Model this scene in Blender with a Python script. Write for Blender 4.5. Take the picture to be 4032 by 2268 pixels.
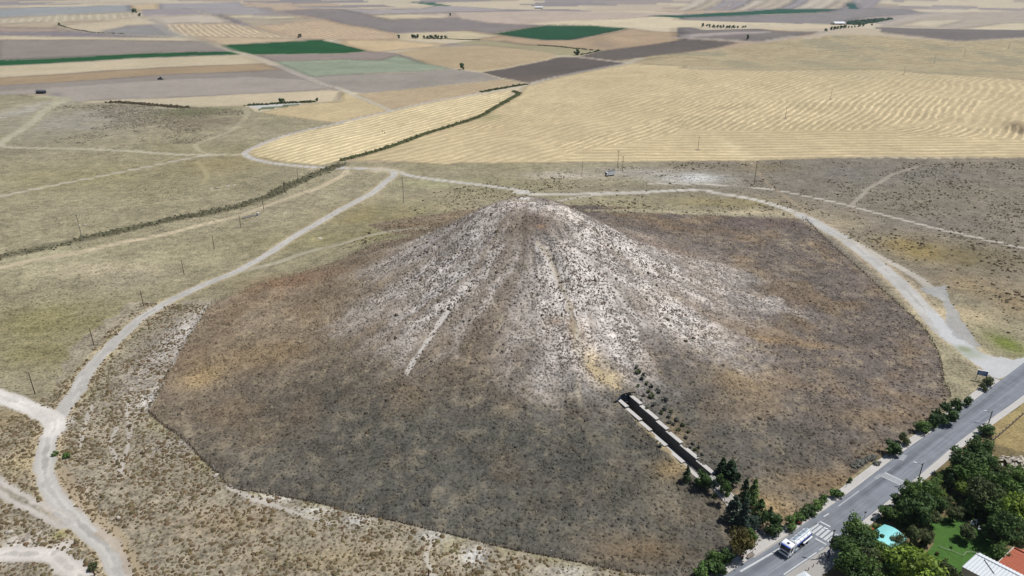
import bpy, bmesh, math, random
import numpy as np
from mathutils import Vector, Matrix
for o in list(bpy.data.objects): bpy.data.objects.remove(o)
SC = bpy.context.scene
R = math.radians
# ------------------------------------------------------------------ camera, light, exposure
F_PX, H_CAM, PITCH = 2796.0, 120.0, R(23.47)
cam_d = bpy.data.cameras.new('camera'); cam = bpy.data.objects.new('camera', cam_d); SC.collection.objects.link(cam)
cam.location = (0, 0, H_CAM); cam.rotation_euler = (R(90) - PITCH, 0, 0)
cam_d.sensor_width = 36; cam_d.lens = F_PX / 4032 * 36; cam_d.clip_start = 1; cam_d.clip_end = 120000
SC.camera = cam
SUN_EL, SUN_AZ = R(64), R(9)          # azimuth measured from +X towards +Y
sun_vec = Vector((math.cos(SUN_EL) * math.cos(SUN_AZ), math.cos(SUN_EL) * math.sin(SUN_AZ), math.sin(SUN_EL)))
W = bpy.data.worlds.new('World'); SC.world = W; W.use_nodes = True
nt = W.node_tree; nt.nodes.clear()
sky = nt.nodes.new('ShaderNodeTexSky'); sky.sky_type = 'NISHITA'; sky.sun_disc = False
sky.sun_elevation = SUN_EL; sky.sun_rotation = R(90) - SUN_AZ; sky.altitude = 800; sky.dust_density = 1.5
bg = nt.nodes.new('ShaderNodeBackground'); bg.inputs[1].default_value = 0.065
out = nt.nodes.new('ShaderNodeOutputWorld')
nt.links.new(sky.outputs[0], bg.inputs[0]); nt.links.new(bg.outputs[0], out.inputs[0])
sun_d = bpy.data.lights.new('sun', 'SUN'); sun_d.energy = 4.5; sun_d.angle = R(0.53); sun_d.color = (1, 0.985, 0.965)
sun = bpy.data.objects.new('sun', sun_d); SC.collection.objects.link(sun)
sun.rotation_euler = (-sun_vec).to_track_quat('-Z', 'Y').to_euler()
vs = SC.view_settings; vs.view_transform = 'Standard'; vs.look = 'None'; vs.gamma = 1; vs.exposure = 0; vs.use_curve_mapping = False
COL = SC.collection
rng = np.random.default_rng(7); random.seed(7)

# ------------------------------------------------------------------ helpers
K_ALB = 0.70
def S(r, g, b, k=K_ALB):
    c = np.array([r, g, b]) / 255.0
    return np.where(c <= 0.04045, c / 12.92, ((c + 0.055) / 1.055) ** 2.4) * k
def lin(r, g, b): return tuple(S(r, g, b, 1.0)) + (1,)
ORG = dict(A=(0, 0), B=(1344, 0), C=(2688, 0), D=(0, 756), E=(1344, 756), F=(2688, 756), G=(0, 1512), H=(1344, 1512), I=(2688, 1512))
SCL = 1344 / 2576
XCR = {'4': (2300, 1400, 1 / 2.634), '5': (2700, 1750, 1 / 2.797), '6': (3332, 1750, 1 / 2.797), '7': (3332, 1350, 1 / 2.797), '8': (2900, 2060, 1 / 6.966)}
def px(*parts):
    """px('A',[(x,y)..],'B',[..]) -> list of photo pixels"""
    r = []
    for k, pts in zip(parts[::2], parts[1::2]):
        if k in ORG: ox, oy, s = *ORG[k], SCL
        elif k == 'P': ox, oy, s = 0, 0, 1
        else: ox, oy, s = XCR[k]
        r += [(ox + x * s, oy + y * s) for x, y in pts]
    return r
CT, ST = math.cos(PITCH), math.sin(PITCH)
def rays(pts):
    p = np.asarray(pts, float).reshape(-1, 2)
    a = (p[:, 0] - 2016) / F_PX; b = -(p[:, 1] - 1134) / F_PX
    return np.stack([a, CT + b * ST, -ST + b * CT], 1)
def atz(q, z=0.0):
    d = rays([q])[0]; t = (z - H_CAM) / d[2]
    return Vector((t * d[0], t * d[1], z))
def hash2(ix, iy, seed):
    h = (ix.astype(np.int64) * 374761393 + iy.astype(np.int64) * 668265263 + seed * 974711) & 0xffffffff
    h = ((h ^ (h >> 13)) * 1274126177) & 0xffffffff
    h = h ^ (h >> 16)
    return (h & 0xffffff) / float(0xffffff)
def vnoise(x, y, seed=0):
    xi = np.floor(x); yi = np.floor(y); fx = x - xi; fy = y - yi
    fx = fx * fx * (3 - 2 * fx); fy = fy * fy * (3 - 2 * fy)
    a = hash2(xi, yi, seed); b = hash2(xi + 1, yi, seed); c = hash2(xi, yi + 1, seed); d = hash2(xi + 1, yi + 1, seed)
    return (a * (1 - fx) + b * fx) * (1 - fy) + (c * (1 - fx) + d * fx) * fy
def fbm(x, y, seed=0, octv=4):
    s = 0; amp = 0.5; t = 0
    for i in range(octv):
        s = s + amp * vnoise(x * 2 ** i + 17.3 * i, y * 2 ** i - 9.1 * i, seed + i); t += amp; amp *= 0.5
    return s / t                      # 0..1
def sstep(a, b, x):
    t = np.clip((x - a) / (b - a), 0, 1); return t * t * (3 - 2 * t)
def inside(poly, x, y):
    poly = np.asarray(poly); m = np.zeros(x.shape, bool)
    lo = poly.min(0); hi = poly.max(0)
    s = np.nonzero((x >= lo[0]) & (x <= hi[0]) & (y >= lo[1]) & (y <= hi[1]))[0]
    if len(s) == 0: return m
    xs, ys = x[s], y[s]; r = np.zeros(len(s), bool); n = len(poly)
    for i in range(n):
        x1, y1 = poly[i]; x2, y2 = poly[(i + 1) % n]
        if y1 == y2: continue
        c = ((y1 > ys) != (y2 > ys)) & (xs < (x2 - x1) * (ys - y1) / (y2 - y1) + x1)
        r ^= c
    m[s] = r; return m
def pdist(poly, x, y, maxd):
    """distance to polyline, position along it; inf beyond maxd"""
    poly = np.asarray(poly); d = np.full(x.shape, np.inf); al = np.zeros(x.shape); acc = 0.0
    for i in range(len(poly) - 1):
        p, q = poly[i], poly[i + 1]; e = q - p; L = np.hypot(*e) + 1e-9
        s = np.nonzero((x > min(p[0], q[0]) - maxd) & (x < max(p[0], q[0]) + maxd) & (y > min(p[1], q[1]) - maxd) & (y < max(p[1], q[1]) + maxd))[0]
        if len(s):
            t = np.clip(((x[s] - p[0]) * e[0] + (y[s] - p[1]) * e[1]) / (L * L), 0, 1)
            dd = np.hypot(x[s] - p[0] - t * e[0], y[s] - p[1] - t * e[1])
            b = dd < d[s]; k = s[b]; d[k] = dd[b]; al[k] = acc + t[b] * L
        acc += L
    return d, al
def smooth(pts, n=5):
    """Catmull-Rom through points"""
    p = np.asarray(pts, float)
    if len(p) < 3: return p
    q = np.vstack([2 * p[0] - p[1], p, 2 * p[-1] - p[-2]]); r = []
    for i in range(1, len(q) - 2):
        for k in range(n):
            t = k / n; a, b, c, d = q[i - 1], q[i], q[i + 1], q[i + 2]
            r.append(0.5 * (2 * b + (c - a) * t + (2 * a - 5 * b + 4 * c - d) * t * t + (3 * b - 3 * c + d - a) * t ** 3))
    r.append(p[-1]); return np.array(r)

# ------------------------------------------------------------------ terrain height
MC = np.array([6.0, 264.0])
ROADL = [np.array(atz(q)[:2]) for q in px('P', [(2640, 2420), (2790, 2310), (2923, 2221), (3131, 2086), (3314, 1961), (3549, 1783), (3705, 1674), (3914, 1517), (4032, 1428), (4200, 1300), (4600, 1000)])]
ROADR = [np.array(atz(q)[:2]) for q in px('P', [(2880, 2420), (3010, 2320), (3100, 2262), (3285, 2135), (3403, 2049), (3622, 1872), (3783, 1736), (3898, 1653), (4029, 1559), (4230, 1400), (4680, 1040)])]
ROADL = smooth(ROADL, 6); ROADR = smooth(ROADR, 6)
ROADC = (ROADL + ROADR) / 2; ROADC3 = ROADC[::4]
CAPZ = [6.0, 5.4, 4.8, 4.2, 3.6, 3.0]
P_R0, P_R1 = atz(px('4', [(460, 410)])[0], CAPZ[0]), atz(px('4', [(1325, 1250)])[0], CAPZ[-1])
P_L0, P_L1 = atz(px('4', [(385, 455)])[0], CAPZ[0]), atz(px('4', [(1215, 1240)])[0], CAPZ[-1])
pax0 = (P_R0 + P_L0) / 2; pax1 = (P_R1 + P_L1) / 2; pax0.z = pax1.z = 0
PDIR = (pax1 - pax0); PLEN = PDIR.length; PDIR.normalize(); PNRM = Vector((PDIR.y * -1, PDIR.x, 0))   # left of walking-out direction = image right
PHALF = 1.7; CAPW = 1.15
def pcoord(x, y):
    dx = x - pax0.x; dy = y - pax0.y
    return dx * PDIR.x + dy * PDIR.y, dx * PNRM.x + dy * PNRM.y
BUMPS = [(330, 900, 10, 260, 200), (620, 760, 9, 200, 240), (560, 1500, 26, 330, 260), (150, 1250, 7, 330, 180), (1100, 1450, 22, 400, 300), (-900, 2600, 30, 900, 500),
         (900, 5200, 70, 1500, 900), (2600, 5400, 95, 1500, 900), (-300, 6200, 60, 1600, 700)]
_b = atz((4015, 518)); BUMPS.append((_b.x, _b.y, 6, 14, 14)); _b = atz(px('B', [(1985, 352)])[0]); BUMPS.append((_b.x, _b.y, 11, 42, 42))
def hgt(x, y):
    x = np.asarray(x, float); y = np.asarray(y, float)
    dx = x - MC[0]; dy = y - MC[1]; r = np.hypot(dx, dy); ph = np.arctan2(dx, -dy)
    lob = fbm(np.cos(ph) * 1.6 + 5, np.sin(ph) * 1.6 + 9, 3, 3) - 0.5
    rr = r * (1 + 0.10 * lob)
    z = 35.8 * np.exp(-(np.maximum(rr - 7, 0) / 46.5) ** 1.5) + 5 * np.exp(-(rr / 112) ** 3)
    phr = ph + 0.35 * (fbm(x / 30, y / 30, 13, 2) - 0.5); rid = fbm(np.cos(phr) * 9 + 4, np.sin(phr) * 9 + r / 60, 11, 3)
    z = z + (rid - 0.5) * 2.2 * sstep(10, 35, r) * (1 - sstep(75, 125, r))
    far = np.hypot(x, y)
    z = z + (fbm(x / 420, y / 420, 21, 3) - 0.5) * 9 * sstep(420, 1000, far)
    z = z + (fbm(x / 60, y / 60, 31, 3) - 0.5) * 1.6 * sstep(130, 260, far) * (1 - sstep(60, 20, r) * 0)
    for bx, by, bh, sx, sy in BUMPS:
        z = z + bh * np.exp(-((x - bx) / sx) ** 2 - ((y - by) / sy) ** 2)
    d, _ = pdist(ROADC3, x, y, 40.0); w = 1 - sstep(6, 32, np.minimum(d, 99)); z = z * (1 - w)
    vil = sstep(0, 14, (x - 60) * 0.62 - (y - 124) * 0.78 - 6) * (1 - sstep(320, 380, far)); z = z * (1 - vil)
    s, n = pcoord(x, y)
    capz = CAPZ[0] + (CAPZ[-1] - CAPZ[0]) * np.clip(s / PLEN, 0, 1) - 0.3
    wn = (1 - sstep(PHALF + CAPW + 0.8, PHALF + CAPW + 7, np.abs(n))) * sstep(-0.2, 0.3, s) * (1 - sstep(PLEN - 1, PLEN + 10, s))
    z = z * (1 - wn) + capz * wn
    # earth over the portal
    wp = (1 - sstep(3, 8, np.abs(n))) * sstep(-9, -1.5, s) * (1 - sstep(-0.2, 0.3, s)); z = z * (1 - wp) + np.maximum(z, 7.3) * wp
    return z
def hz(x, y): return float(hgt(np.array([x]), np.array([y]))[0])
def gp(pts):
    """photo pixels -> world xy on the terrain (first hit along the ray)"""
    d = rays(pts); t = np.concatenate([np.arange(120, 700, 6.0), np.geomspace(700, 9000, 130)])
    X = d[:, 0:1] * t; Y = d[:, 1:2] * t; Z = H_CAM + d[:, 2:3] * t
    hh = hgt(X.ravel(), Y.ravel()).reshape(X.shape); below = Z < hh
    k = np.where(below.any(1), below.argmax(1), len(t) - 1); k = np.maximum(k, 1)
    lo = t[k - 1]; hi = t[k]
    for _ in range(14):
        m = (lo + hi) / 2; u = H_CAM + d[:, 2] * m < hgt(d[:, 0] * m, d[:, 1] * m); hi = np.where(u, m, hi); lo = np.where(u, lo, m)
    return np.stack([d[:, 0] * hi, d[:, 1] * hi], 1)
def g3(q):
    p = gp([q])[0]; return Vector((p[0], p[1], hz(*p)))

# ------------------------------------------------------------------ ground grid
del_ = np.concatenate([np.radians(np.linspace(88, 53, 10)), np.arange(R(52), R(7), -1.12 / 710), np.arange(R(7), R(0.35), -0.7 / 710), np.radians([0.3, 0.22, 0.15])])
rad = H_CAM / np.tan(del_)
azf = np.arange(R(-51), R(51), 1.28 / 710)
az = np.concatenate([np.radians(np.arange(-180, -51, 3.0)), azf, np.radians(np.arange(51.5, 179, 3.0))])
NR, NA = len(rad), len(az)
GX = (rad[:, None] * np.sin(az)[None]).ravel(); GY = (rad[:, None] * np.cos(az)[None]).ravel()
GZ = hgt(GX, GY); GD = np.hypot(GX, GY)
FOOT = (GD ** 2 + H_CAM ** 2) / H_CAM / 710
wx = (fbm(GX / 7, GY / 7, 41, 3) - 0.5); wy = (fbm(GX / 7, GY / 7, 47, 3) - 0.5)
amp = 1.2 + 0.003 * GD
GXW = GX + wx * amp; GYW = GY + wy * amp
n_big = fbm(GX / 55, GY / 55, 51, 4); n_med = fbm(GX / 14, GY / 14, 55, 4); n_sml = fbm(GX / 2.6, GY / 2.6, 59, 3)
col = np.zeros((len(GX), 3)); rph = np.zeros(len(GX)); ral = np.zeros(len(GX)); ramp_ = np.zeros(len(GX)); flk = np.full(len(GX), 0.25)
reg = np.zeros(len(GX), np.int32); REG = []
URX = GX / np.maximum(GD, 1) * np.minimum(FOOT, 60) * 0.8; URY = GY / np.maximum(GD, 1) * np.minimum(FOOT, 60) * 0.8
def newreg(name, label, cat='field'):
    REG.append((name, label, cat)); return len(REG) - 1
def paint(m, c, w=1.0):
    if m.dtype == bool: col[m] = col[m] * (1 - w) + np.asarray(c) * w
    else:
        s = m > 1e-3; k = (m[s] * w)[:, None]; col[s] = col[s] * (1 - k) + np.asarray(c) * k
def setrows(m, p1, p2, sp, a, wob=0.0, curve=0.0):
    p = gp([p1, p2]); e = p[1] - p[0]; e /= np.hypot(*e); n = np.array([-e[1], e[0]])
    x = GX[m]; y = GY[m]
    ac = x * n[0] + y * n[1]; al = (x - p[0][0]) * e[0] + (y - p[0][1]) * e[1]
    ac = ac + wob * (fbm(x / 70, y / 70, 77, 3) - 0.5) + curve * al * al
    rph[m] = ac / sp; ral[m] = al / sp; ramp_[m] = a
FIELDS = []
def field(name, label, pts, c, rows=None, var=0.12, fl=0.08, tint=None):
    w = gp(pts); m = inside(w, GXW, GYW); k = newreg(name, label); reg[m] = k
    cov = m.astype(float)
    for o_ in (-0.5, 0.5): cov += inside(w, GXW + o_ * URX, GYW + o_ * URY)
    cov /= 3; sl_ = cov > 0; q_ = cov[sl_][:, None]
    cc = np.asarray(c)[None] * (1 + var * 2 * (n_big[sl_] - 0.5)[:, None] + var * (n_med[sl_] - 0.5)[:, None])
    if tint is not None:
        t = sstep(0.45, 0.7, n_big[sl_])[:, None]; cc = cc * (1 - t) + np.asarray(tint) * t
    col[sl_] = col[sl_] * (1 - q_) + cc * q_; flk[m] = fl; ramp_[m] = 0
    if rows: setrows(m, *rows)
    else:
        pp = np.asarray(pts); e = np.hypot(*(np.roll(pp, -1, 0) - pp).T); i = int(e.argmax()); setrows(m, pts[i], pts[(i + 1) % len(pts)], 9.0, 0.12, 6)
    FIELDS.append((k, w)); return m
def flatp(pts): return np.array([atz(q)[:2] for q in pts])
def track(name, label, pts, width, c, wt=1.0, region=True, twin=False, rag=0.5, edge=None, flat=False):
    w = smooth(flatp(pts) if flat else gp(pts), 4); d, al = pdist(w, GX + 0.3 * wx * amp, GY + 0.3 * wy * amp, width * 2 + 12)
    J = np.nonzero(np.isfinite(d))[0]
    dd = d[J] + rag * (n_sml[J] - 0.5) * 1.5 * np.clip(260 / GD[J], 0.15, 1)
    h = np.maximum(width / 2, 0.55 * FOOT[J] * 0.8); fade = np.clip(width / 2 / h, 0.25, 1)
    m = (1 - sstep(h * 0.8, h * 1.15 + 0.2, dd)) * fade
    if edge is not None:
        k = ((1 - sstep(h, h * 1.9 + 0.8, dd)) * 0.6)[:, None]; col[J] = col[J] * (1 - k) + np.asarray(edge) * k
    if twin: m = m * (1 - 0.65 * np.exp(-(dd / (width * 0.16)) ** 2))
    k = (m * wt)[:, None]; C_ = col[J] * (1 - k) + np.asarray(c) * k
    if width > 3.5:
        rut = np.exp(-((dd - 0.95) / 0.3) ** 2) * np.clip(330 / GD[J], 0, 1) * m; C_ *= (1 + 0.14 * rut * np.where(n_med[J] > 0.45, 1, -0.6))[:, None]
        sel = (dd < 0.5) & (m > 0.4); C_[sel] *= (0.93 - 0.1 * (n_med[J][sel] > 0.55))[:, None]
    v = m > 0.4; C_[v] *= (1 + 0.22 * (n_med[J][v] - 0.5) + 0.1 * (n_sml[J][v] - 0.5))[:, None]
    col[J] = C_; flk[J[v]] = 0.05; ramp_[J[m > 0.3]] = 0
    if region:
        k = newreg(name, label, 'track'); reg[J[dd < h]] = k
def blob(q, rx_, ry_, c, w, ang=0, pw=2.0):
    p = gp([q, (q[0] + rx_, q[1]), (q[0], q[1] + ry_)])
    a = np.hypot(*(p[1] - p[0])); b = np.hypot(*(p[2] - p[0]))
    R_ = 2.5 * max(a, b); J = np.nonzero((np.abs(GX - p[0][0]) < R_) & (np.abs(GY - p[0][1]) < R_))[0]
    u = (GX[J] - p[0][0]) / a; v = (GY[J] - p[0][1]) / b; e = u * u + v * v
    k = (np.clip(np.exp(-e * 1.4) * np.clip(0.25 + 1.5 * n_med[J], 0, 1.4), 0, 1) * w * (e < 6))[:, None]
    col[J] = col[J] * (1 - k) + np.asarray(c) * k

# base: far farmland mosaic
u = (GX * 0.93 + GY * 0.37 + 120 * (fbm(GX / 900, GY / 900, 91, 2) - 0.5)) / 420; v = (-GX * 0.37 + GY * 0.93 + 90 * (fbm(GX / 700, GY / 700, 92, 2) - 0.5)) / 300
hsh = hash2(np.floor(u + 0.5 * np.floor(v)), np.floor(v), 5)
PAL = np.array([S(196, 180, 155), S(205, 190, 162), S(158, 147, 140), S(150, 140, 135), S(188, 166, 140), S(176, 160, 138), S(210, 194, 164), S(165, 152, 142)])
col[:] = PAL[(hsh * 7.999).astype(int)] * (1 + 0.12 * (n_big - 0.5))[:, None]
flk[:] = 0.06
reg[:] = newreg('farmland', 'distant patchwork of dry fields reaching towards the horizon', 'farmland')
# near steppe
STEP = px('P', [(-9000, 700)], 'A', [(0, 700), (430, 735), (500, 775), (800, 775), (1000, 785), (1300, 805), (1560, 815), (1860, 800), (1960, 850), (2450, 918)], 'B', [(0, 925), (0, 1215), (900, 1230)], 'B', [(2576, 1215)], 'C', [(1200, 1190), (2576, 1190)], 'P', [(9000, 640)])
wst = gp([STEP[1]] + STEP[2:-1])
wst = np.vstack([[-3000, wst[0][1]], wst, [3000, wst[-1][1]], [3000, -3000], [-3000, -3000]])
mst = inside(wst, GXW, GYW); reg[mst] = newreg('steppe', 'dry grazed steppe around the mound and between the tracks', 'grassland')
OL, OL2, TAN, GRY = S(147, 139, 109), S(140, 130, 92), S(163, 153, 127), S(150, 142, 130)
b = OL[None] * (1 - n_big[:, None]) + TAN[None] * n_big[:, None]
rs = sstep(60, 160, GX)[:, None] * sstep(230, 300, GY)[:, None]; gr = S(130, 123, 111)[None] * (1 - n_big[:, None]) + S(142, 131, 112)[None] * n_big[:, None]; b = b * (1 - rs) + gr * rs
n_5 = fbm(GX / 5.5, GY / 5.5, 57, 3)
b = b * (0.72 + 0.34 * n_med + 0.22 * n_5)[:, None]
col[mst] = b[mst]; flk[mst] = 0.42
# ------------------------------------------------------------------ fields (far ones first)
CREAM, STUB, GOLD, PLOUGH, MAUVE, DARK, GREEN = S(206, 190, 160), S(196, 174, 138), S(212, 183, 132), S(152, 142, 136), S(164, 151, 144), S(120, 110, 104), S(34, 84, 44)
SF, PF, CF = 'stubble_field', 'ploughed_field', 'green_crop_field'
field(PF, 'blue grey ploughed field at the hazy far left edge', px('A', [(-60, 72), (300, 55), (980, 38), (1000, 88), (480, 110), (-60, 137)]), S(160, 160, 156))
field(SF, 'pale field ribbed with short upright swaths at far left', px('A', [(-60, 142), (480, 112), (985, 88), (1050, 125), (850, 150), (500, 165), (-60, 177)]), S(192, 178, 152), (px('A', [(300, 160)])[0], px('A', [(330, 110)])[0], 22, 0.25))
field(SF, 'small golden field beside the far left tree clump', px('A', [(985, 38), (1190, 28), (1205, 66), (1005, 85)]), S(206, 182, 142))
field(SF, 'straw strip below the ribbed far left field', px('A', [(-60, 180), (850, 152), (1055, 132), (460, 190), (440, 210), (-60, 203)]), S(186, 168, 142))
field(SF, 'cream field with a dark hedge tip along its lower edge', px('A', [(460, 192), (1080, 132), (1215, 178), (940, 195), (720, 235), (520, 220)]), S(202, 185, 156), None)
field(PF, 'grey wedge shaped ploughed field left of the winding track', px('A', [(740, 240), (960, 196), (1225, 185), (1300, 237), (1400, 277), (900, 260)]), S(150, 145, 140))
field(SF, 'thin brown strip at far left below the straw strip', px('A', [(-60, 206), (450, 215), (530, 227), (620, 236), (-60, 236)]), S(172, 152, 136))
field(PF, 'narrow mauve grey strip running to the winding track', px('A', [(-60, 238), (640, 238), (900, 262), (1420, 286), (640, 281), (-60, 269)]), S(140, 131, 130))
field(SF, 'thin cream strip above the broad brown grey field', px('A', [(-60, 270), (640, 283), (1420, 288), (1535, 311), (700, 297), (-60, 301)]), CREAM)
field(PF, 'broad brown grey field above the long green strip', px('A', [(-60, 303), (700, 300), (1540, 313), (1735, 383), (1100, 399), (-60, 448)]), S(150, 139, 128))
field(CF, 'long narrow dark green crop strip at the left edge', px('A', [(-60, 455), (1100, 402), (1745, 387), (1830, 411), (1000, 440), (-60, 500)]), GREEN, (px('A', [(0, 478)])[0], px('A', [(1500, 405)])[0], 10, 0.3), 0.25)
field(SF, 'cream stubble strip directly below the green strip', px('A', [(-60, 503), (1000, 443), (1838, 415), (1975, 478), (1200, 510), (-60, 590)]), S(200, 184, 154), (px('A', [(0, 545)])[0], px('A', [(1500, 460)])[0], 9, 0.12))
field(SF, 'golden brown strip below the cream stubble strip', px('A', [(-60, 593), (1200, 512), (1980, 482), (2145, 526), (1300, 560), (-60, 648)]), S(168, 146, 116))
field(PF, 'mauve ploughed strip that the tractor is working', px('A', [(-60, 648), (1300, 562), (2145, 530), (2330, 602), (1900, 576), (1250, 600), (-60, 690)]), S(150, 140, 129))
field(PF, 'pale grey harrowed strip just below the tractor', px('A', [(-60, 690), (1250, 600), (1900, 578), (2335, 604), (2500, 668), (1700, 717), (520, 762), (430, 702), (-60, 722)]), S(168, 158, 146), (px('A', [(400, 690)])[0], px('A', [(2000, 620)])[0], 8, 0.06))
field(SF, 'cream stubble tongue above the dark scrub line at left', px('A', [(510, 766), (1700, 720), (2500, 676)], 'B', [(0, 690), (0, 705)], 'A', [(2520, 775), (2000, 790), (1860, 795), (1500, 812), (1000, 782), (640, 777)]), S(204, 188, 158), (px('A', [(700, 760)])[0], px('A', [(2300, 730)])[0], 7, 0.08))
field(PF, 'light grey field beyond the small golden field', px('A', [(1040, 97), (1205, 72), (1440, 68), (1560, 110), (1100, 120)]), S(162, 152, 150))
field(PF, 'large pale grey field in the hazy upper left', px('A', [(1300, 25), (1800, 12), (2000, 80), (2120, 110), (1560, 109), (1440, 66), (1210, 66), (1200, 30)]), S(166, 158, 154))
field(SF, 'pinkish cream field above the ribbed field', px('A', [(1090, 122), (1640, 115), (1780, 176), (1222, 174)]), S(196, 182, 162))
field(SF, 'ribbed tan field right of the winding track', px('A', [(1222, 178), (1770, 178), (2240, 285), (1900, 282), (1400, 272), (1310, 236)]), S(196, 176, 146), (px('A', [(1600, 260)])[0], px('A', [(1500, 185)])[0], 15, 0.42, 10))
field(SF, 'brown field on the skyline left of centre', px('A', [(1860, 14), (2200, 22), (2370, 65), (2080, 82)]), S(190, 168, 142))
field(SF, 'thin cream strip across the far upper middle', px('A', [(1650, 117), (2180, 119), (2310, 138), (1780, 140)]), S(210, 196, 164))
field(SF, 'olive tan strip below the thin cream strip', px('A', [(1785, 143), (2300, 141), (2470, 150), (1905, 196)]), S(176, 162, 138))
field(SF, 'tan field ribbed with long slanting rows', px('A', [(1905, 198), (2470, 151)], 'B', [(0, 180), (210, 214), (440, 262), (420, 300), (0, 300)], 'A', [(2420, 296), (2240, 286)]), S(194, 170, 140), (px('A', [(2300, 270)])[0], px('A', [(2050, 200)])[0], 15, 0.3, 8))
field(SF, 'tan patch between the winding track and the green block', px('A', [(1420, 275), (1900, 284), (2400, 297), (1660, 340), (1550, 312)]), S(196, 174, 144))
field(CF, 'dark green crop block left of centre', px('A', [(1662, 342), (2420, 298)], 'B', [(0, 333), (215, 386), (0, 404)], 'A', [(1912, 412), (1752, 384)]), GREEN, (px('A', [(1800, 400)])[0], px('A', [(2400, 390)])[0], 10, 0.28), 0.25)
field(PF, 'brown strip beneath the green crop block', px('A', [(1912, 414)], 'B', [(0, 406), (215, 388), (400, 400), (650, 484), (300, 455), (0, 446)], 'A', [(2060, 462)]), S(152, 138, 128))
field(CF, 'pale grey green field below the green block', px('A', [(2060, 463), (2576, 447)], 'B', [(300, 455), (350, 440), (420, 420), (640, 480), (825, 515), (560, 541), (0, 562)], 'A', [(2360, 580)]), S(152, 160, 136), None, 0.2)
field(PF, 'smooth grey field ending at the lone round tree', px('A', [(2365, 582)], 'B', [(0, 564), (560, 542), (830, 518), (1040, 545), (1225, 598), (900, 630), (160, 706), (60, 690)], 'A', [(2500, 640)]), S(158, 150, 138), (px('A', [(2450, 610)])[0], px('B', [(900, 560)])[0], 8, 0.1))
field(SF, 'tan stubble wedge between the grey field and the long road', px('B', [(110, 710), (900, 633), (1220, 598), (1405, 630), (1060, 692), (380, 830)]), S(186, 166, 134), (px('B', [(300, 790)])[0], px('B', [(1200, 640)])[0], 9, 0.2))
field(SF, 'golden stubble wedge above the forked track', px('A', [(1960, 850), (2200, 800), (2576, 765)], 'B', [(0, 692), (110, 722), (370, 832), (0, 920)], 'A', [(2450, 918)]), S(202, 182, 142), (px('A', [(2100, 860)])[0], px('B', [(100, 770)])[0], 8, 0.22))
field(SF, 'straw field above the lone round tree', px('B', [(410, 396), (640, 360), (1080, 342), (1640, 420), (1615, 431), (1050, 540), (830, 512), (640, 480)]), S(184, 164, 130), (px('B', [(700, 400)])[0], px('B', [(1300, 470)])[0], 11, 0.2))
field(SF, 'olive fallow strip above the dark square field', px('B', [(840, 331), (1020, 305), (1200, 310), (1900, 380), (1765, 420), (1650, 418), (1080, 341)]), S(166, 156, 122))
field(SF, 'cream field right of the green crop block', px('B', [(0, 300), (430, 301), (640, 325), (840, 331), (640, 358), (260, 392), (215, 385), (0, 332)]), S(206, 182, 144), (px('B', [(50, 330)])[0], px('B', [(500, 310)])[0], 12, 0.1))
field(SF, 'cream field with a dark tree row along it', px('B', [(440, 258), (840, 250), (960, 231), (1200, 272), (1000, 300), (620, 295), (430, 300)]), S(202, 186, 152))
field(PF, 'large mauve grey ploughed field in upper middle', px('B', [(0, 75), (220, 120), (360, 147), (860, 133), (1100, 170), (1370, 185), (1540, 188), (1140, 252), (960, 229), (430, 252), (200, 206), (0, 176)], 'A', [(2470, 148), (2130, 88), (2500, 66)]), S(140, 130, 124))
field(SF, 'bright cream sliver above the mauve grey field', px('B', [(220, 118), (820, 102), (860, 131), (360, 146)]), S(208, 192, 160))
field(SF, 'pinkish tan band behind the bright cream sliver', px('B', [(500, 106), (820, 98), (1480, 80), (2576, 100), (2576, 112), (1370, 182), (1100, 167), (860, 130)]), S(192, 174, 156))
field(CF, 'thin green crop sliver near the horizon', px('B', [(510, 16), (680, 18), (840, 46), (700, 44)]), S(36, 92, 66))
field(PF, 'grey far field below the thin green sliver', px('B', [(0, 72), (450, 72), (700, 48), (860, 48), (1300, 75), (600, 100), (220, 112)]), S(170, 160, 154))
field(SF, 'pale cream band above the diamond shaped green field', px('B', [(1370, 184), (2500, 122), (2576, 140)], 'C', [(0, 150), (880, 176), (0, 206)], 'B', [(2576, 216), (2170, 210), (1870, 190), (1560, 186)]), S(216, 200, 168))
field(CF, 'diamond shaped dark green crop field right of centre', px('B', [(1140, 255), (1560, 189), (1870, 192), (2170, 213), (1740, 300), (1550, 302)]), S(30, 80, 46), (px('B', [(1300, 270)])[0], px('B', [(1900, 220)])[0], 10, 0.28), 0.25)
field(SF, 'brown field wrapping below the diamond green field', px('B', [(962, 231), (1140, 256), (1550, 305), (1740, 303), (2175, 215), (2576, 240), (2576, 300), (1940, 380), (1900, 378), (1200, 310), (1000, 300), (1200, 272)]), S(182, 158, 128), (px('B', [(1800, 330)])[0], px('B', [(2400, 260)])[0], 14, 0.15))
field(PF, 'dark ploughed square field above the golden slope', px('B', [(1052, 545), (1650, 430), (1780, 430), (2165, 476), (1430, 630), (1225, 590)]), S(104, 95, 88), (px('B', [(1200, 580)])[0], px('B', [(1900, 450)])[0], 7, 0.08), 0.1)
field(PF, 'dark ploughed field behind the hedge right of centre', px('B', [(1785, 428), (1950, 386), (2576, 300)], 'C', [(0, 296), (430, 320), (0, 396)], 'B', [(2576, 402), (2350, 442), (2180, 474)]), S(108, 99, 91), (px('B', [(2000, 430)])[0], px('B', [(2500, 340)])[0], 10, 0.1))
field(PF, 'dark grey field below the far row of round trees', px('C', [(-40, 208), (60, 206), (700, 236), (1080, 242), (580, 316), (-40, 292)]), S(130, 121, 115))
field(SF, 'pale grey streak inside the dark field below the far trees', px('C', [(-40, 262), (300, 244), (690, 236), (600, 250), (0, 285)]), S(176, 164, 156))
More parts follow.
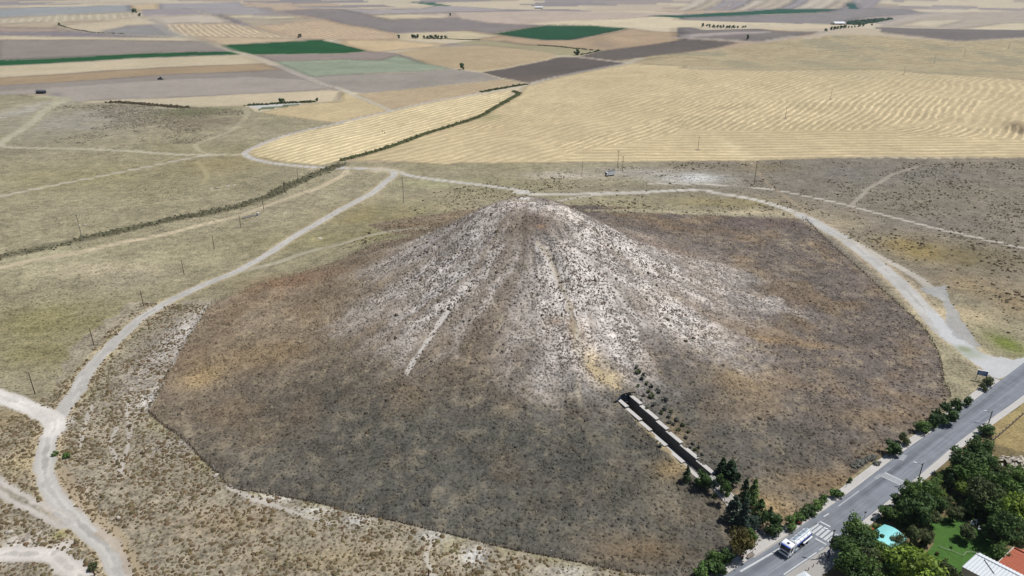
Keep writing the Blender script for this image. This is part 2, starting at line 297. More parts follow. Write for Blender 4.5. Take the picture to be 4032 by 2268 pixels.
field(CF, 'long thin green strip in the upper right', px('B', [(2290, 120), (2576, 136)], 'C', [(0, 132), (700, 106), (1100, 87), (1180, 69), (740, 67), (0, 115)], 'B', [(2450, 114)]), S(28, 86, 60))
field(PF, 'mauve grey field below the long thin green strip', px('C', [(-40, 146), (0, 136), (700, 110), (1110, 88), (1190, 69), (1640, 65), (1860, 100), (1300, 136), (1235, 165), (1140, 182), (880, 174)]), S(144, 136, 131))
field(SF, 'pale fields sloping behind the far white barn', px('C', [(1640, 142), (1900, 100), (2640, 78), (2640, 168), (2080, 215), (1450, 200)]), S(182, 168, 150))
field(SF, 'cream streak near the upper right corner', px('C', [(1640, 192), (1830, 152), (2110, 152), (1900, 205)]), S(208, 194, 166))
field(SF, 'cream field at the right edge above the dark field', px('C', [(2080, 216), (2400, 180), (2640, 168), (2640, 226), (2450, 226)]), S(212, 197, 166))
field(PF, 'dark grey wedge field at upper right', px('C', [(1450, 205), (1560, 206), (2450, 226), (2640, 228), (2640, 280), (2100, 312), (2060, 312), (1900, 292), (1500, 246)]), S(124, 116, 110))
for i in range(13):
    x0 = 60 + i * 108; c = [S(204, 190, 168), S(160, 150, 146), S(192, 176, 152)][(i * 2 + i // 3) % 3]
    nm = PF if (i * 2 + i // 3) % 3 == 1 else SF
    field(nm, 'far hillside strip at top right, number %d from the left of the fan of strips' % (i + 1), px('C', [(x0 + 40, -6), (x0 + 148, -6), (x0 - 40 + i * 8, 64 if i > 4 else 76), (x0 - 150 + i * 8, 66 if i > 4 else 84)]), c)
field(CF, 'small teal green plot on the far hillside strips', px('C', [(1235, 24), (1300, 26), (1330, 66), (1255, 67)]), S(30, 92, 78))
mh = field('steppe', 'dry rolling rise behind the golden field at right', px('C', [(-500, 460), (-40, 400), (600, 322), (1200, 262), (1420, 266), (2060, 316), (2640, 290), (2640, 610), (1800, 552), (1600, 524), (600, 532), (0, 508), (-280, 490)]), S(180, 164, 130), (px('C', [(1200, 480)])[0], px('C', [(2000, 440)])[0], 16, 0.13, 30), 0.25, 0.3, S(160, 150, 122))
# the golden fields nearest the mound
GL = px('A', [(1862, 1140), (1900, 1112), (2050, 1052), (2300, 990), (2576, 936)], 'B', [(0, 923), (375, 842), (700, 770), (1000, 720), (1285, 680), (1300, 692), (1240, 762), (1150, 815), (1050, 875), (900, 928), (700, 990), (480, 1068), (300, 1130), (0, 1208)], 'A', [(2440, 1246), (2100, 1215), (1920, 1180)])
field(SF, 'golden swathed field between the long road and the green ditch', GL, S(220, 201, 159), (px('B', [(100, 1080)])[0], px('B', [(900, 860)])[0], 7.5, 0.42, 9), 0.14, 0.1)
GR = px('B', [(1385, 652), (1560, 602), (1900, 530), (2180, 482), (2576, 496)], 'C', [(0, 515), (600, 534), (1600, 525), (1800, 553), (2640, 612), (2640, 1192), (1600, 1180), (1200, 1190), (550, 1212), (0, 1217)], 'B', [(2300, 1217), (1500, 1226), (1150, 1232), (900, 1226), (800, 1242), (300, 1212), (60, 1216), (310, 1132), (490, 1072), (710, 994), (910, 932), (1060, 880), (1160, 820), (1255, 765), (1345, 712)])
mg = field(SF, 'wide golden swathed slope filling the right of the middle distance', GR, S(210, 190, 150), (px('B', [(700, 1100)])[0], px('B', [(1900, 820)])[0], 8.5, 0.24, 20), 0.2, 0.12, S(198, 180, 142))
def rowpatch(pts, *a):
    w = gp(pts); m = inside(w, GX + 10 * wx, GY + 10 * wy) & mg; setrows(m, *a)
rowpatch(px('C', [(-900, 1050), (0, 985), (1400, 985), (2640, 1040), (2640, 1220), (-900, 1230)]), px('C', [(100, 1100)])[0], px('C', [(1800, 1090)])[0], 9.0, 0.32, 5)
rowpatch(px('C', [(0, 760), (900, 760), (1480, 690), (2280, 750), (2200, 850), (1500, 960), (1380, 985), (0, 985)]), px('C', [(880, 960)])[0], px('C', [(1130, 800)])[0], 6.4, 0.42, 10)
rowpatch(px('C', [(200, 690), (850, 590), (960, 660), (900, 700), (300, 720)]), px('C', [(450, 690)])[0], px('C', [(700, 610)])[0], 7, 0.38, 6)
rowpatch(px('C', [(1500, 980), (1900, 940), (2640, 940), (2640, 1060), (1700, 1020)]), px('C', [(1850, 1000)])[0], px('C', [(2050, 950)])[0], 6.5, 0.45, 12, -0.004)
rowpatch(px('B', [(1150, 720), (1380, 660), (1900, 760), (1900, 860), (1100, 980), (900, 1000)]), px('B', [(1100, 960)])[0], px('B', [(1450, 800)])[0], 6.2, 0.35, 16, 0.002)
rowpatch(px('B', [(1600, 1100), (2576, 850), (2576, 1010), (1700, 1160)]), px('B', [(1800, 1110)])[0], px('B', [(2450, 880)])[0], 6.2, 0.45, 10)
for q, rx_, ry_, c, w_ in [((1900, 480), 260, 70, S(188, 166, 128), 0.4), ((2500, 430), 300, 50, S(190, 170, 132), 0.35), ((3300, 520), 380, 50, S(196, 176, 134), 0.3), ((2300, 330), 260, 40, S(196, 176, 138), 0.35), ((1930, 460), 60, 18, S(148, 148, 108), 0.55), ((2890, 590), 50, 60, S(232, 212, 170), 0.8), ((3350, 280), 420, 40, S(172, 160, 126), 0.5)]:
    blob(q, rx_, ry_, c, w_)
for i, (k, w_) in enumerate(FIELDS):
    if i % 3 == 1: continue
    d, _ = pdist(np.vstack([w_, w_[:1]]), GXW, GYW, 30.0); h_ = np.maximum(1.0, 0.45 * np.minimum(FOOT, 40)); e = 1 - sstep(h_ * 0.6, h_ * 1.4, np.where(np.isfinite(d), d, 1e9)); f_ = (-0.22, 0.1, -0.12)[i % 3]; sel = e > 0.01; col[sel] *= (1 + f_ * e[sel])[:, None]
# wear and colour patches of the steppe
for q, rx_, ry_, c, w_ in [((330, 470), 330, 90, S(152, 148, 138), 0.6), ((120, 430), 90, 40, S(186, 182, 172), 0.5), ((760, 440), 150, 22, S(92, 104, 56), 0.7), ((820, 480), 150, 22, S(110, 94, 78), 0.6), ((60, 590), 120, 30, S(120, 112, 92), 0.5),
    ((300, 700), 400, 70, S(150, 140, 98), 0.5), ((900, 640), 260, 60, S(146, 132, 92), 0.6), ((200, 1010), 260, 60, S(180, 172, 140), 0.7), ((430, 1060), 260, 36, S(198, 184, 154), 0.7), ((700, 1010), 200, 40, S(184, 174, 138), 0.5), ((250, 1260), 420, 90, S(136, 128, 82), 0.7),
    ((150, 1400), 220, 60, S(124, 116, 72), 0.6), ((480, 1100), 160, 40, S(160, 150, 128), 0.5), ((1250, 940), 40, 10, S(206, 192, 150), 0.9), ((1500, 850), 260, 60, S(134, 122, 76), 0.6), ((1420, 930), 220, 30, S(142, 134, 92), 0.6), ((1720, 720), 260, 20, S(164, 160, 124), 0.8),
    ((2700, 700), 160, 24, S(214, 212, 206), 0.95), ((2500, 680), 240, 26, S(168, 160, 150), 0.7), ((2200, 690), 160, 16, S(196, 186, 172), 0.5), ((3050, 660), 180, 22, S(128, 114, 80), 0.6), ((3500, 690), 560, 60, S(128, 122, 112), 0.85), ((3800, 760), 400, 60, S(134, 126, 108), 0.7), ((2500, 745), 300, 24, S(126, 116, 104), 0.6),
    ((2850, 800), 240, 30, S(152, 140, 98), 0.7), ((2950, 838), 260, 14, S(196, 182, 148), 0.8), ((3330, 880), 90, 40, S(190, 174, 142), 0.6), ((3600, 980), 150, 50, S(158, 138, 84), 0.8), ((3850, 1010), 220, 60, S(122, 110, 78), 0.7), ((3850, 1120), 200, 50, S(158, 138, 104), 0.7), ((3800, 1240), 140, 40, S(190, 172, 138), 0.7), ((3960, 1350), 70, 50, S(112, 122, 54), 0.9), ((3990, 1200), 100, 60, S(150, 128, 96), 0.6), ((3700, 880), 200, 30, S(128, 120, 110), 0.6)]:
    blob(q, rx_, ry_, c, w_)
# foreground left corner soils
mfg = inside(gp(px('P', [(-300, 1600), (0, 1560), (130, 1640), (250, 1500), (340, 1300), (520, 1180), (830, 1200), (585, 1620), (918, 1921), (1344, 2005), (2000, 2180), (2600, 2268), (2800, 2500), (-300, 2500)])), GX + 14 * wx, GY + 14 * wy)
col[mfg] = (S(150, 140, 123)[None] * (1 - n_big[mfg, None]) + S(156, 145, 122)[None] * n_big[mfg, None]) * (0.85 + 0.3 * n_med[mfg, None]); flk[mfg] = 0.5
for q, rx_, ry_, c, w_ in [((640, 1400), 90, 150, S(176, 166, 158), 0.75), ((700, 1330), 60, 120, S(206, 200, 192), 0.7), ((600, 1560), 50, 60, S(208, 202, 192), 0.8), ((700, 1740), 120, 70, S(164, 156, 146), 0.6), ((330, 1950), 50, 140, S(182, 170, 150), 0.7), ((430, 1380), 60, 140, S(150, 146, 108), 0.6), ((350, 1540), 60, 40, S(160, 158, 124), 0.7),
    ((1100, 1960), 120, 22, S(196, 190, 180), 0.8), ((1230, 2010), 90, 18, S(206, 202, 192), 0.8), ((1400, 2050), 60, 30, S(214, 210, 202), 0.9), ((1700, 2110), 80, 26, S(190, 186, 176), 0.8), ((1870, 2190), 60, 40, S(212, 208, 200), 0.85), ((2230, 2250), 120, 30, S(206, 200, 186), 0.8), ((1300, 2200), 400, 60, S(154, 138, 104), 0.5),
    ((900, 2060), 260, 60, S(150, 130, 100), 0.5), ((130, 2140), 120, 60, S(176, 166, 150), 0.6), ((50, 2170), 60, 40, S(206, 202, 194), 0.7), ((110, 1800), 110, 80, S(184, 166, 122), 0.6), ((60, 1640), 120, 60, S(140, 122, 84), 0.5), ((80, 1950), 110, 30, S(118, 108, 70), 0.6), ((240, 2100), 40, 30, S(128, 126, 62), 0.7)]:
    blob(q, rx_, ry_, c, w_)

# ------------------------------------------------------------------ the mound inside its fence
FEN_NEAR = px('G', [(1120, 205), (1210, 290), (1400, 430), (1500, 540), (1650, 680), (1760, 785), (2050, 830), (2500, 920)], 'H', [(0, 950), (300, 1010), (560, 1070), (700, 1105), (950, 1165), (1300, 1250), (1575, 1300), (2000, 1390), (2300, 1440)], 'P', [(2640, 2300), (2720, 2330)])
FEN_LEFT = px('G', [(1120, 205)], 'D', [(1230, 1449), (1300, 1310), (1460, 1040), (1560, 880), (1640, 820), (1830, 745), (2200, 632), (2576, 505)], 'E', [(300, 370), (560, 320), (760, 262)])
FEN_BACK = px('E', [(1930, 190), (2250, 182)], 'F', [(90, 185), (600, 192), (930, 205)])
FEN_RIGHT = px('F', [(930, 205), (1130, 400), (1350, 590), (1600, 820), (1830, 1040), (1940, 1250), (1970, 1449)], '7', [(1115, 480), (1145, 600)])
fn, fl_, fb, fr = gp(FEN_NEAR), gp(FEN_LEFT), flatp(FEN_BACK), gp(FEN_RIGHT)
side = np.array([p + np.array([-0.62, 0.78]) * 3.0 for p in ROADL[::3] if 60 < p[0] < 140])
back = np.array([(-20, 385), (30, 392), (70, 388)])
mound_poly = np.vstack([fl_[::-1], fn, side, fr[::-1], fb[::-1], back[::-1], [(-75, 352)]])
mm = inside(mound_poly, GX + 0.6 * wx, GY + 0.6 * wy)
kmound = newreg('burial_mound', 'great conical earth mound with pale scrub dotted flanks inside the fence', 'mound'); reg[mm] = kmound
dx = GX[mm] - MC[0]; dy = GY[mm] - MC[1]; rr = np.hypot(dx, dy); ph = np.arctan2(dx, -dy)
nb, nm_, ns = n_big[mm], n_med[mm], n_sml[mm]
phw = ph + 0.5 * (fbm(GX[mm] / 26, GY[mm] / 26, 141, 3) - 0.5) + 0.2 * (fbm(GX[mm] / 7, GY[mm] / 7, 143, 2) - 0.5)
st1 = fbm(np.cos(ph) * 6 + 3, np.sin(ph) * 6 + rr / 90, 101, 3); st2 = fbm(np.cos(phw) * 11, np.sin(phw) * 11 + rr / 30, 107, 4)
phd = np.degrees(ph)
def white_of(rr, phd, st1, st2, nm_):
    edge = 74 + 16 * np.clip(phd / 60, -1, 1) + 34 * (st1 - 0.5) + 26 * (st2 - 0.5)
    w = 1 - sstep(edge - 26, edge + 20, rr + 22 * (nm_ - 0.5))
    ang = 0.55 + 0.35 * sstep(-5, 12, phd) + 0.25 * np.exp(-((phd + 70) / 22) ** 2) - 0.2 * np.exp(-((phd + 22) / 20) ** 2) * sstep(14, 34, rr)
    ang = ang * (1 - sstep(95, 120, np.abs(phd)) * 0.85)
    w = w * np.clip(1.08 * ang + 1.2 * (st2 - 0.5) + 0.5 * (st1 - 0.5) + 0.8 * (nm_ - 0.5), 0.2, 1)
    w = w * (1 - 0.9 * np.exp(-((rr - 17) / 11) ** 2) * np.exp(-((phd - 6) / 45) ** 2))
    w = w * (1 - 0.55 * np.exp(-((phd - 62) / 4.5) ** 2) * sstep(20, 40, rr))
    return np.clip(w, 0, 1)
wh = white_of(rr, phd, st1, st2, nm_)
BROWN, GREYB, PURP, ORNG, STRAW = S(130, 114, 95), S(95, 92, 83), S(118, 107, 98), S(142, 120, 92), S(168, 152, 122)
mixa = sstep(-25, 15, phd)[:, None]; front = np.exp(-((phd + 4) / 46) ** 4)[:, None] * sstep(60, 98, rr + 30 * (nb - 0.5))[:, None]; tanl = (sstep(-35, -65, phd) * (0.4 + 0.8 * nb))[:, None].clip(0, 1)
base = BROWN[None] * (1 - mixa) + PURP[None] * mixa
base = base * (1 - tanl) + S(142, 126, 104)[None] * tanl; base = base * (1 - front) + GREYB[None] * front
o = (sstep(0.5, 0.74, fbm(GX[mm] / 15, GY[mm] / 15, 131, 5)) * (0.6 - 0.4 * front[:, 0]))[:, None]; base = base * (1 - o) + ORNG[None] * o
o = sstep(0.5, 0.72, fbm(GX[mm] / 2.4, GY[mm] / 2.4, 137, 3) * 0.7 + 0.3 * nm_)[:, None] * (0.42 - 0.2 * front); base = base * (1 - o) + STRAW[None] * o
base = base * (0.7 + 0.4 * nm_ + 0.2 * fbm(GX[mm] / 4, GY[mm] / 4, 139, 3))[:, None]
wcol = S(200, 191, 182)[None] * (0.92 + 0.16 * ns)[:, None]
mcol = base * (1 - wh[:, None]) + wcol * wh[:, None]
col[mm] = mcol; flk[mm] = 0.42 + 0.42 * wh; ramp_[mm] = 0
for q, rx_, ry_, c, w_ in [((800, 1480), 90, 50, S(186, 158, 108), 0.6), ((1000, 1400), 200, 60, S(148, 122, 80), 0.4), ((760, 1400), 100, 80, S(136, 110, 80), 0.4), ((1150, 1100), 200, 40, S(138, 108, 82), 0.7), ((2270, 1300), 40, 60, S(150, 116, 70), 0.8), ((2190, 1265), 50, 20, S(128, 100, 68), 0.7), ((2330, 1420), 50, 60, S(206, 182, 140), 0.8), ((2400, 1480), 60, 40, S(210, 188, 146), 0.8),
    ((2660, 1690), 40, 60, S(172, 150, 110), 0.5), ((2640, 1850), 80, 50, S(176, 148, 98), 0.6), ((3000, 2000), 150, 70, S(190, 160, 112), 0.75), ((3250, 1900), 220, 50, S(160, 130, 86), 0.5), ((3420, 1640), 200, 40, S(142, 116, 80), 0.4), ((3500, 1800), 120, 40, S(152, 122, 80), 0.5), ((2900, 1500), 120, 60, S(168, 142, 102), 0.5), ((2700, 900), 220, 16, S(142, 118, 88), 0.5), ((3000, 880), 200, 20, S(116, 100, 98), 0.6),
    ((2620, 1960), 120, 120, S(150, 136, 112), 0.5), ((2550, 2160), 200, 60, S(146, 120, 84), 0.5), ((2110, 860), 90, 30, S(112, 94, 84), 0.6), ((2130, 893), 24, 8, S(170, 132, 92), 0.7), ((2560, 960), 160, 14, S(140, 116, 92), 0.45), ((2062, 778), 26, 8, S(232, 228, 220), 0.9), ((2330, 1300), 10, 80, S(136, 110, 80), 0.6), ((3130, 1350), 200, 14, S(162, 134, 94), 0.5), ((2280, 1540), 10, 60, S(190, 176, 150), 0.5)]:
    blob(q, rx_, ry_, c, w_)

lm_ = col[mm].mean(1)[:, None] * np.array([[1.06, 1.0, 0.93]]); col[mm] = col[mm] * 0.9 + lm_ * 0.1
# ------------------------------------------------------------------ tracks and bare paths
DIRT, PALE, SAND = S(200, 193, 182), S(228, 222, 212), S(206, 192, 166)
DT = 'dirt_track'
track(DT, 'straight pale farm track crossing the far fields at left', px('A', [(1060, 128), (1120, 150), (1220, 180), (1300, 235), (1400, 277), (1550, 318), (1740, 380), (1850, 410), (2050, 475), (2280, 570), (2450, 640), (2576, 672)], 'B', [(80, 712), (230, 772), (375, 833)]), 5, S(206, 196, 176))
track(DT, 'long pale road running from the fork up past the dark square field', px('A', [(1840, 1160), (1900, 1120), (2100, 1040), (2300, 985), (2576, 928)], 'B', [(0, 922), (375, 836), (700, 762), (1000, 712), (1380, 642), (1560, 594), (1900, 524), (2150, 480), (2260, 438)]), 4.6, S(196, 188, 178))
track(DT, 'far straight road passing the white barn', px('C', [(-60, 285), (300, 300), (580, 315), (840, 275), (1080, 242), (1420, 190), (1640, 141), (1900, 101), (2030, 52)]), 9, S(202, 192, 178))
track(DT, 'thin field road at the corner of the dark square field', px('B', [(1620, 424), (1780, 430), (2170, 476)]), 5, S(200, 188, 170))
track(DT, 'pale track looping past the left edge of the photo', px('A', [(1840, 1163), (1640, 1168), (1300, 1164), (800, 1130), (200, 1116), (30, 1106), (6, 1090), (60, 1040), (190, 965), (300, 870), (390, 798), (492, 762), (480, 744), (420, 735), (300, 729)]), 3.4, S(200, 190, 170), edge=S(170, 166, 128))
track(DT, 'straight pale track running to the left edge below the loop', px('A', [(1640, 1168), (1450, 1190), (1000, 1280), (500, 1380), (150, 1449)], 'D', [(0, 36), (-120, 60)]), 3.2, S(196, 186, 166))
track(DT, 'twin wheel track winding down from the salt hollow', px('A', [(1850, 815), (1866, 860), (1800, 940), (1700, 1005), (1500, 1080), (1482, 1110), (1520, 1146), (1640, 1166)]), 2.8, S(196, 184, 156), 0.8, True)
track(DT, 'short faint twin wheel track in the grass', px('A', [(1485, 1222), (1550, 1290), (1560, 1340), (1520, 1392)]), 2.4, S(186, 174, 134), 0.6, True)
track(DT, 'sandy path along the reedy ditch at left', px('D', [(-120, 600), (0, 572), (250, 515), (600, 455), (900, 385), (1200, 330), (1500, 252), (1850, 165), (2100, 72), (2300, 2)], 'A', [(2400, 1420), (2576, 1330)], 'B', [(40, 1290)]), 4.5, S(204, 188, 158), 0.9, rag=1.2)
track(DT, 'greyish bare path joining the main track behind the mound', px('D', [(1850, 592), (2100, 530), (2300, 458), (2576, 392)], 'E', [(200, 332), (400, 292), (640, 266)]), 4, S(190, 182, 158), 0.75, rag=1.0)
track(DT, 'pale stony track along the foot of the golden slope behind the mound', px('B', [(300, 1278), (420, 1296), (520, 1326), (800, 1366), (1100, 1402), (1400, 1446)], 'E', [(1320, 6), (1500, 22), (1900, 22), (2200, 10)], 'C', [(0, 1432), (160, 1430)], 'F', [(240, 0), (400, 26), (600, 68), (800, 135), (930, 192)]), 4.6, S(208, 202, 190), 0.9, True, flat=True)
track(DT, 'short branch track behind the mound summit', px('E', [(1640, 80), (1850, 42), (2100, 24), (2300, 14)]), 3, S(200, 192, 178), 0.85, False, flat=True)
track(DT, 'pale grassy path along the back of the fence', px('F', [(-700, 170), (-300, 160), (200, 168), (600, 176), (900, 190)]), 5, S(198, 186, 156), 0.6, False, rag=2.0, flat=True)
track('gravel_road', 'wide grey gravel road sweeping down the right side to the asphalt', px('F', [(900, 178), (1050, 258), (1250, 372), (1450, 525), (1650, 700), (1800, 860), (1950, 1030), (2120, 1170)], 'P', [(3870, 1420), (3960, 1465)]), 7.6, S(198, 194, 187), rag=1.2, edge=S(196, 178, 146))
track('gravel_road', 'narrow side path beside the gravel road at right', px('F', [(1200, 350), (1320, 392), (1500, 498), (1700, 602), (1850, 705), (1960, 800)]), 4, S(202, 194, 180), 0.9, rag=1.0)
w = gp(px('F', [(1780, 720), (1990, 700), (2020, 850), (2110, 970), (2190, 1090), (2240, 1165), (2150, 1170), (2050, 1080), (1960, 960), (1990, 920), (1940, 830)]))
m = inside(w, GX + 5 * wx, GY + 5 * wy); paint(m, S(176, 176, 174), 0.8); flk[m] = 0.12; reg[m] = newreg('gravel_verge', 'darker grey gravel strip beside the gravel road at right', 'gravel')
w = gp(px('F', [(1820, 880), (1930, 940), (2060, 1090), (2250, 1220), (2480, 1262), (2600, 1225), (2600, 1330), (2420, 1410), (2360, 1395), (2230, 1330), (2080, 1200), (1900, 1010)]))
m = inside(w, GX + 5 * wx, GY + 5 * wy); paint(m, S(206, 206, 204), 0.95); reg[m] = newreg('gravel_apron', 'pale gravel apron where the gravel road meets the asphalt', 'gravel'); flk[m] = 0.05
blob((3800, 1375), 40, 14, S(140, 148, 108), 0.8); blob((3835, 1400), 60, 16, S(160, 168, 140), 0.6)
track(DT, 'bright thin straight bank line crossing the right hand steppe', px('C', [(-250, 1385), (0, 1388), (300, 1396), (600, 1420)], 'F', [(850, 15), (1250, 102), (1700, 220), (2300, 362), (2640, 440)]), 2.2, S(208, 200, 186), 0.9)
track(DT, 'faint twin wheel track climbing the right hand steppe', px('F', [(1265, 105), (1380, 2)], 'C', [(1370, 1440), (1500, 1370), (1600, 1310), (1780, 1255)]), 2.6, S(178, 168, 150), 0.75, True)
track(DT, 'faint path leaving the power pole behind the mound', px('C', [(560, 1292), (650, 1392), (730, 1449)], 'F', [(880, 110), (960, 180)]), 2.5, S(168, 152, 128), 0.7, False)
track(DT, 'main pale track curving round the left side of the mound', px('P', [(600, 2500), (530, 2380)], 'G', [(905, 1449), (830, 1250), (690, 1120), (560, 1010), (450, 890), (365, 760), (335, 640), (350, 480), (395, 340), (450, 240), (525, 130), (600, 30)], 'D', [(600, 1449), (720, 1285), (900, 1100), (1090, 935), (1300, 812), (1560, 692), (1800, 592), (2000, 480), (2300, 290), (2576, 132)], 'E', [(150, 52), (240, 2)], 'B', [(330, 1375), (398, 1322), (375, 1288), (290, 1275), (60, 1268)], 'A', [(2480, 1268), (2300, 1256), (2050, 1230), (1900, 1195), (1850, 1165)]), 4.7, S(198, 193, 184), rag=0.9, edge=S(190, 172, 138))
blob((4015, 512), 42, 20, S(122, 106, 86), 1.0); blob((2382, 178), 55, 12, S(150, 134, 116), 0.8); blob((1500, 668), 60, 12, S(204, 190, 164), 0.8); blob((240, 1690), 26, 50, S(236, 232, 226), 0.6)
track(DT, 'bright white track joining the main track from the left edge', px('G', [(-150, 40), (0, 92), (180, 160), (330, 225), (420, 290), (400, 360)]), 5.6, S(228, 221, 211), rag=1.0)
track(DT, 'rutted pale track coming in from the left near the bottom', px('G', [(-120, 700), (0, 775), (100, 835), (250, 930), (400, 985), (500, 1040)]), 4.5, S(204, 196, 186), 0.9, True, True, rag=1.0)
track(DT, 'pale track curving across the bottom left corner', px('G', [(-120, 1285), (0, 1288), (250, 1282), (400, 1300), (520, 1380), (600, 1449)], 'P', [(400, 2400)]), 4.6, S(214, 206, 196), 0.95, rag=1.4)
track(DT, 'bare', px('G', [(400, 1280), (480, 1230)]), 5, S(214, 206, 196), 0.7, False)
track(DT, 'bare', px('G', [(450, 640), (560, 820), (700, 960), (820, 1120), (960, 1300), (1040, 1449)]), 3.0, S(190, 170, 142), 0.55, False, rag=2.0)
# hairline animal paths across the scrub
for pts in (px('G', [(880, 330), (840, 480), (920, 640), (900, 720)]), px('G', [(1000, 30), (960, 200), (980, 380), (950, 520), (900, 700)]), px('G', [(700, 150), (640, 320), (600, 480)]), px('H', [(700, 1180), (640, 1300), (690, 1449)]), px('G', [(1730, 780), (1900, 860), (2200, 960), (2500, 1060)]), px('D', [(1560, 860), (1480, 1000), (1380, 1130), (1280, 1330), (1180, 1449)]), px('D', [(1500, 900), (1350, 1060), (1230, 1250)])):
    track('p', 'p', pts, 0.9, S(208, 200, 188), 0.7, False, rag=0.8)
for pts in (px('E', [(1480, 420), (1580, 560), (1640, 700), (1690, 820), (1760, 900), (1790, 1040)]), px('E', [(860, 830), (760, 960), (660, 1110), (560, 1250), (490, 1360)]), px('E', [(1220, 400), (1120, 520), (1080, 640)]), px('E', [(1840, 560), (2000, 680), (2150, 860), (2280, 1010)]), px('E', [(1780, 1080), (1800, 1180), (1790, 1250)])):
    track('p', 'p', pts, 1.6, S(226, 218, 208), 0.8, False, rag=1.0)
track('p', 'p', px('E', [(1610, 560), (1660, 720), (1740, 900), (1775, 1020)]), 1.0, S(90, 76, 62), 0.7, False)
track('p', 'p', px('E', [(2050, 1440), (1960, 1360), (1880, 1290), (1800, 1200), (1775, 1080), (1755, 960), (1720, 860)]), 2.4, S(196, 180, 152), 0.5, False, rag=2.5)
track('p', 'p', px('E', [(1720, 860), (1680, 760), (1620, 620), (1560, 470), (1480, 380)]), 1.5, S(214, 200, 178), 0.7, False, rag=1.5)
track('p', 'p', px('4', [(330, 330), (250, 260), (150, 200), (60, 120)]), 3.0, S(208, 188, 148), 0.8, False, rag=2.5)
track('p', 'p', px('4', [(380, 460), (480, 575), (620, 720), (860, 970), (1020, 1130)]), 2.2, S(188, 170, 132), 0.7, False, rag=1.5)
# ditches
DITCH1 = px('B', [(0, 1212), (300, 1131), (480, 1070), (700, 991), (900, 930), (1050, 878), (1150, 820), (1250, 762), (1335, 712), (1300, 690)])
DITCH2 = px('D', [(-100, 510), (0, 488), (400, 400), (700, 340), (1100, 250), (1500, 170), (1850, 95), (2100, 2)], 'A', [(2080, 1447), (2250, 1372), (2450, 1288)], 'B', [(0, 1240)])
track('p', 'p', DITCH1, 3.8, S(84, 94, 62), 0.85, False, rag=1.0); track('p', 'p', DITCH2, 9, S(118, 113, 90), 0.75, False, rag=4.0)
w = gp(px('A', [(1860, 800), (2000, 792), (2370, 772), (2200, 785), (1960, 822)])); paint(inside(w, GX, GY), S(206, 204, 198), 0.95)
w = gp(px('A', [(1960, 815), (2160, 792), (2290, 785), (2200, 800), (1950, 835)])); paint(inside(w, GX, GY), S(86, 104, 72), 0.9)
SCRUB = px('A', [(830, 772), (1000, 780), (1130, 792), (1300, 806), (1400, 812)])
track('p', 'p', SCRUB, 5, S(98, 88, 66), 0.8, False)
# roadside lawn and garden soil on the village side
vm = ((GX - 60) * 0.62 - (GY - 124) * 0.78 > 5) & (GD < 330) & (GX > 60) & (GY < 215)
col[vm] = (S(140, 122, 92)[None] * (1 - n_med[vm, None]) + S(104, 100, 66)[None] * n_med[vm, None]); flk[vm] = 0.3
lw = gp(px('6', [(900, 820), (1100, 790), (1330, 850), (1700, 1100), (1640, 1300), (1300, 1460), (860, 1460), (880, 1200), (980, 1100)])); lm = inside(lw, GXW, GYW)
col[lm] = S(82, 118, 56)[None] * (0.8 + 0.4 * n_med[lm, None]); reg[lm] = newreg('lawn', 'bright mown lawn among the garden trees', 'lawn'); flk[lm] = 0.12
w = gp(px('7', [(1600, 900), (1958, 640), (2100, 700), (2100, 1240), (1850, 1180), (1640, 1100)])); m = inside(w, GXW, GYW)
col[m] = (S(150, 140, 96)[None] * n_big[m, None] + S(168, 146, 104)[None] * (1 - n_big[m, None])) * (0.8 + 0.4 * n_med[m, None])
col *= (1 + 0.14 * (n_sml - 0.5))[:, None]
np.clip(col, 0.01, 0.9, out=col)
# ------------------------------------------------------------------ materials
def newmat(name):
    m = bpy.data.materials.new(name); m.use_nodes = True; nt = m.node_tree; nt.nodes.clear()
    o = nt.nodes.new('ShaderNodeOutputMaterial'); b = nt.nodes.new('ShaderNodeBsdfPrincipled'); nt.links.new(b.outputs[0], o.inputs[0])
    return m, nt, b
def N(nt, t, **kw):
    n = nt.nodes.new(t)
    for k, v in kw.items(): setattr(n, k, v)
    return n
def mth(nt, op, a, b=None, clamp=False):
    n = nt.nodes.new('ShaderNodeMath'); n.operation = op; n.use_clamp = clamp
    for i, v in enumerate((a, b)):
        if v is None: continue
        if hasattr(v, 'links'): nt.links.new(v, n.inputs[i])
        else: n.inputs[i].default_value = v
    return n.outputs[0]
def vmul(nt, c, f):
    n = nt.nodes.new('ShaderNodeVectorMath'); n.operation = 'SCALE'; nt.links.new(c, n.inputs[0]); nt.links.new(f, n.inputs[3]); return n.outputs[0]
def noise(nt, vec, scale, detail=2.0, rough=0.5):
    n = nt.nodes.new('ShaderNodeTexNoise'); n.inputs['Scale'].default_value = scale; n.inputs['Detail'].default_value = detail; n.inputs['Roughness'].default_value = rough
    nt.links.new(vec, n.inputs['Vector']); return n.outputs[0]
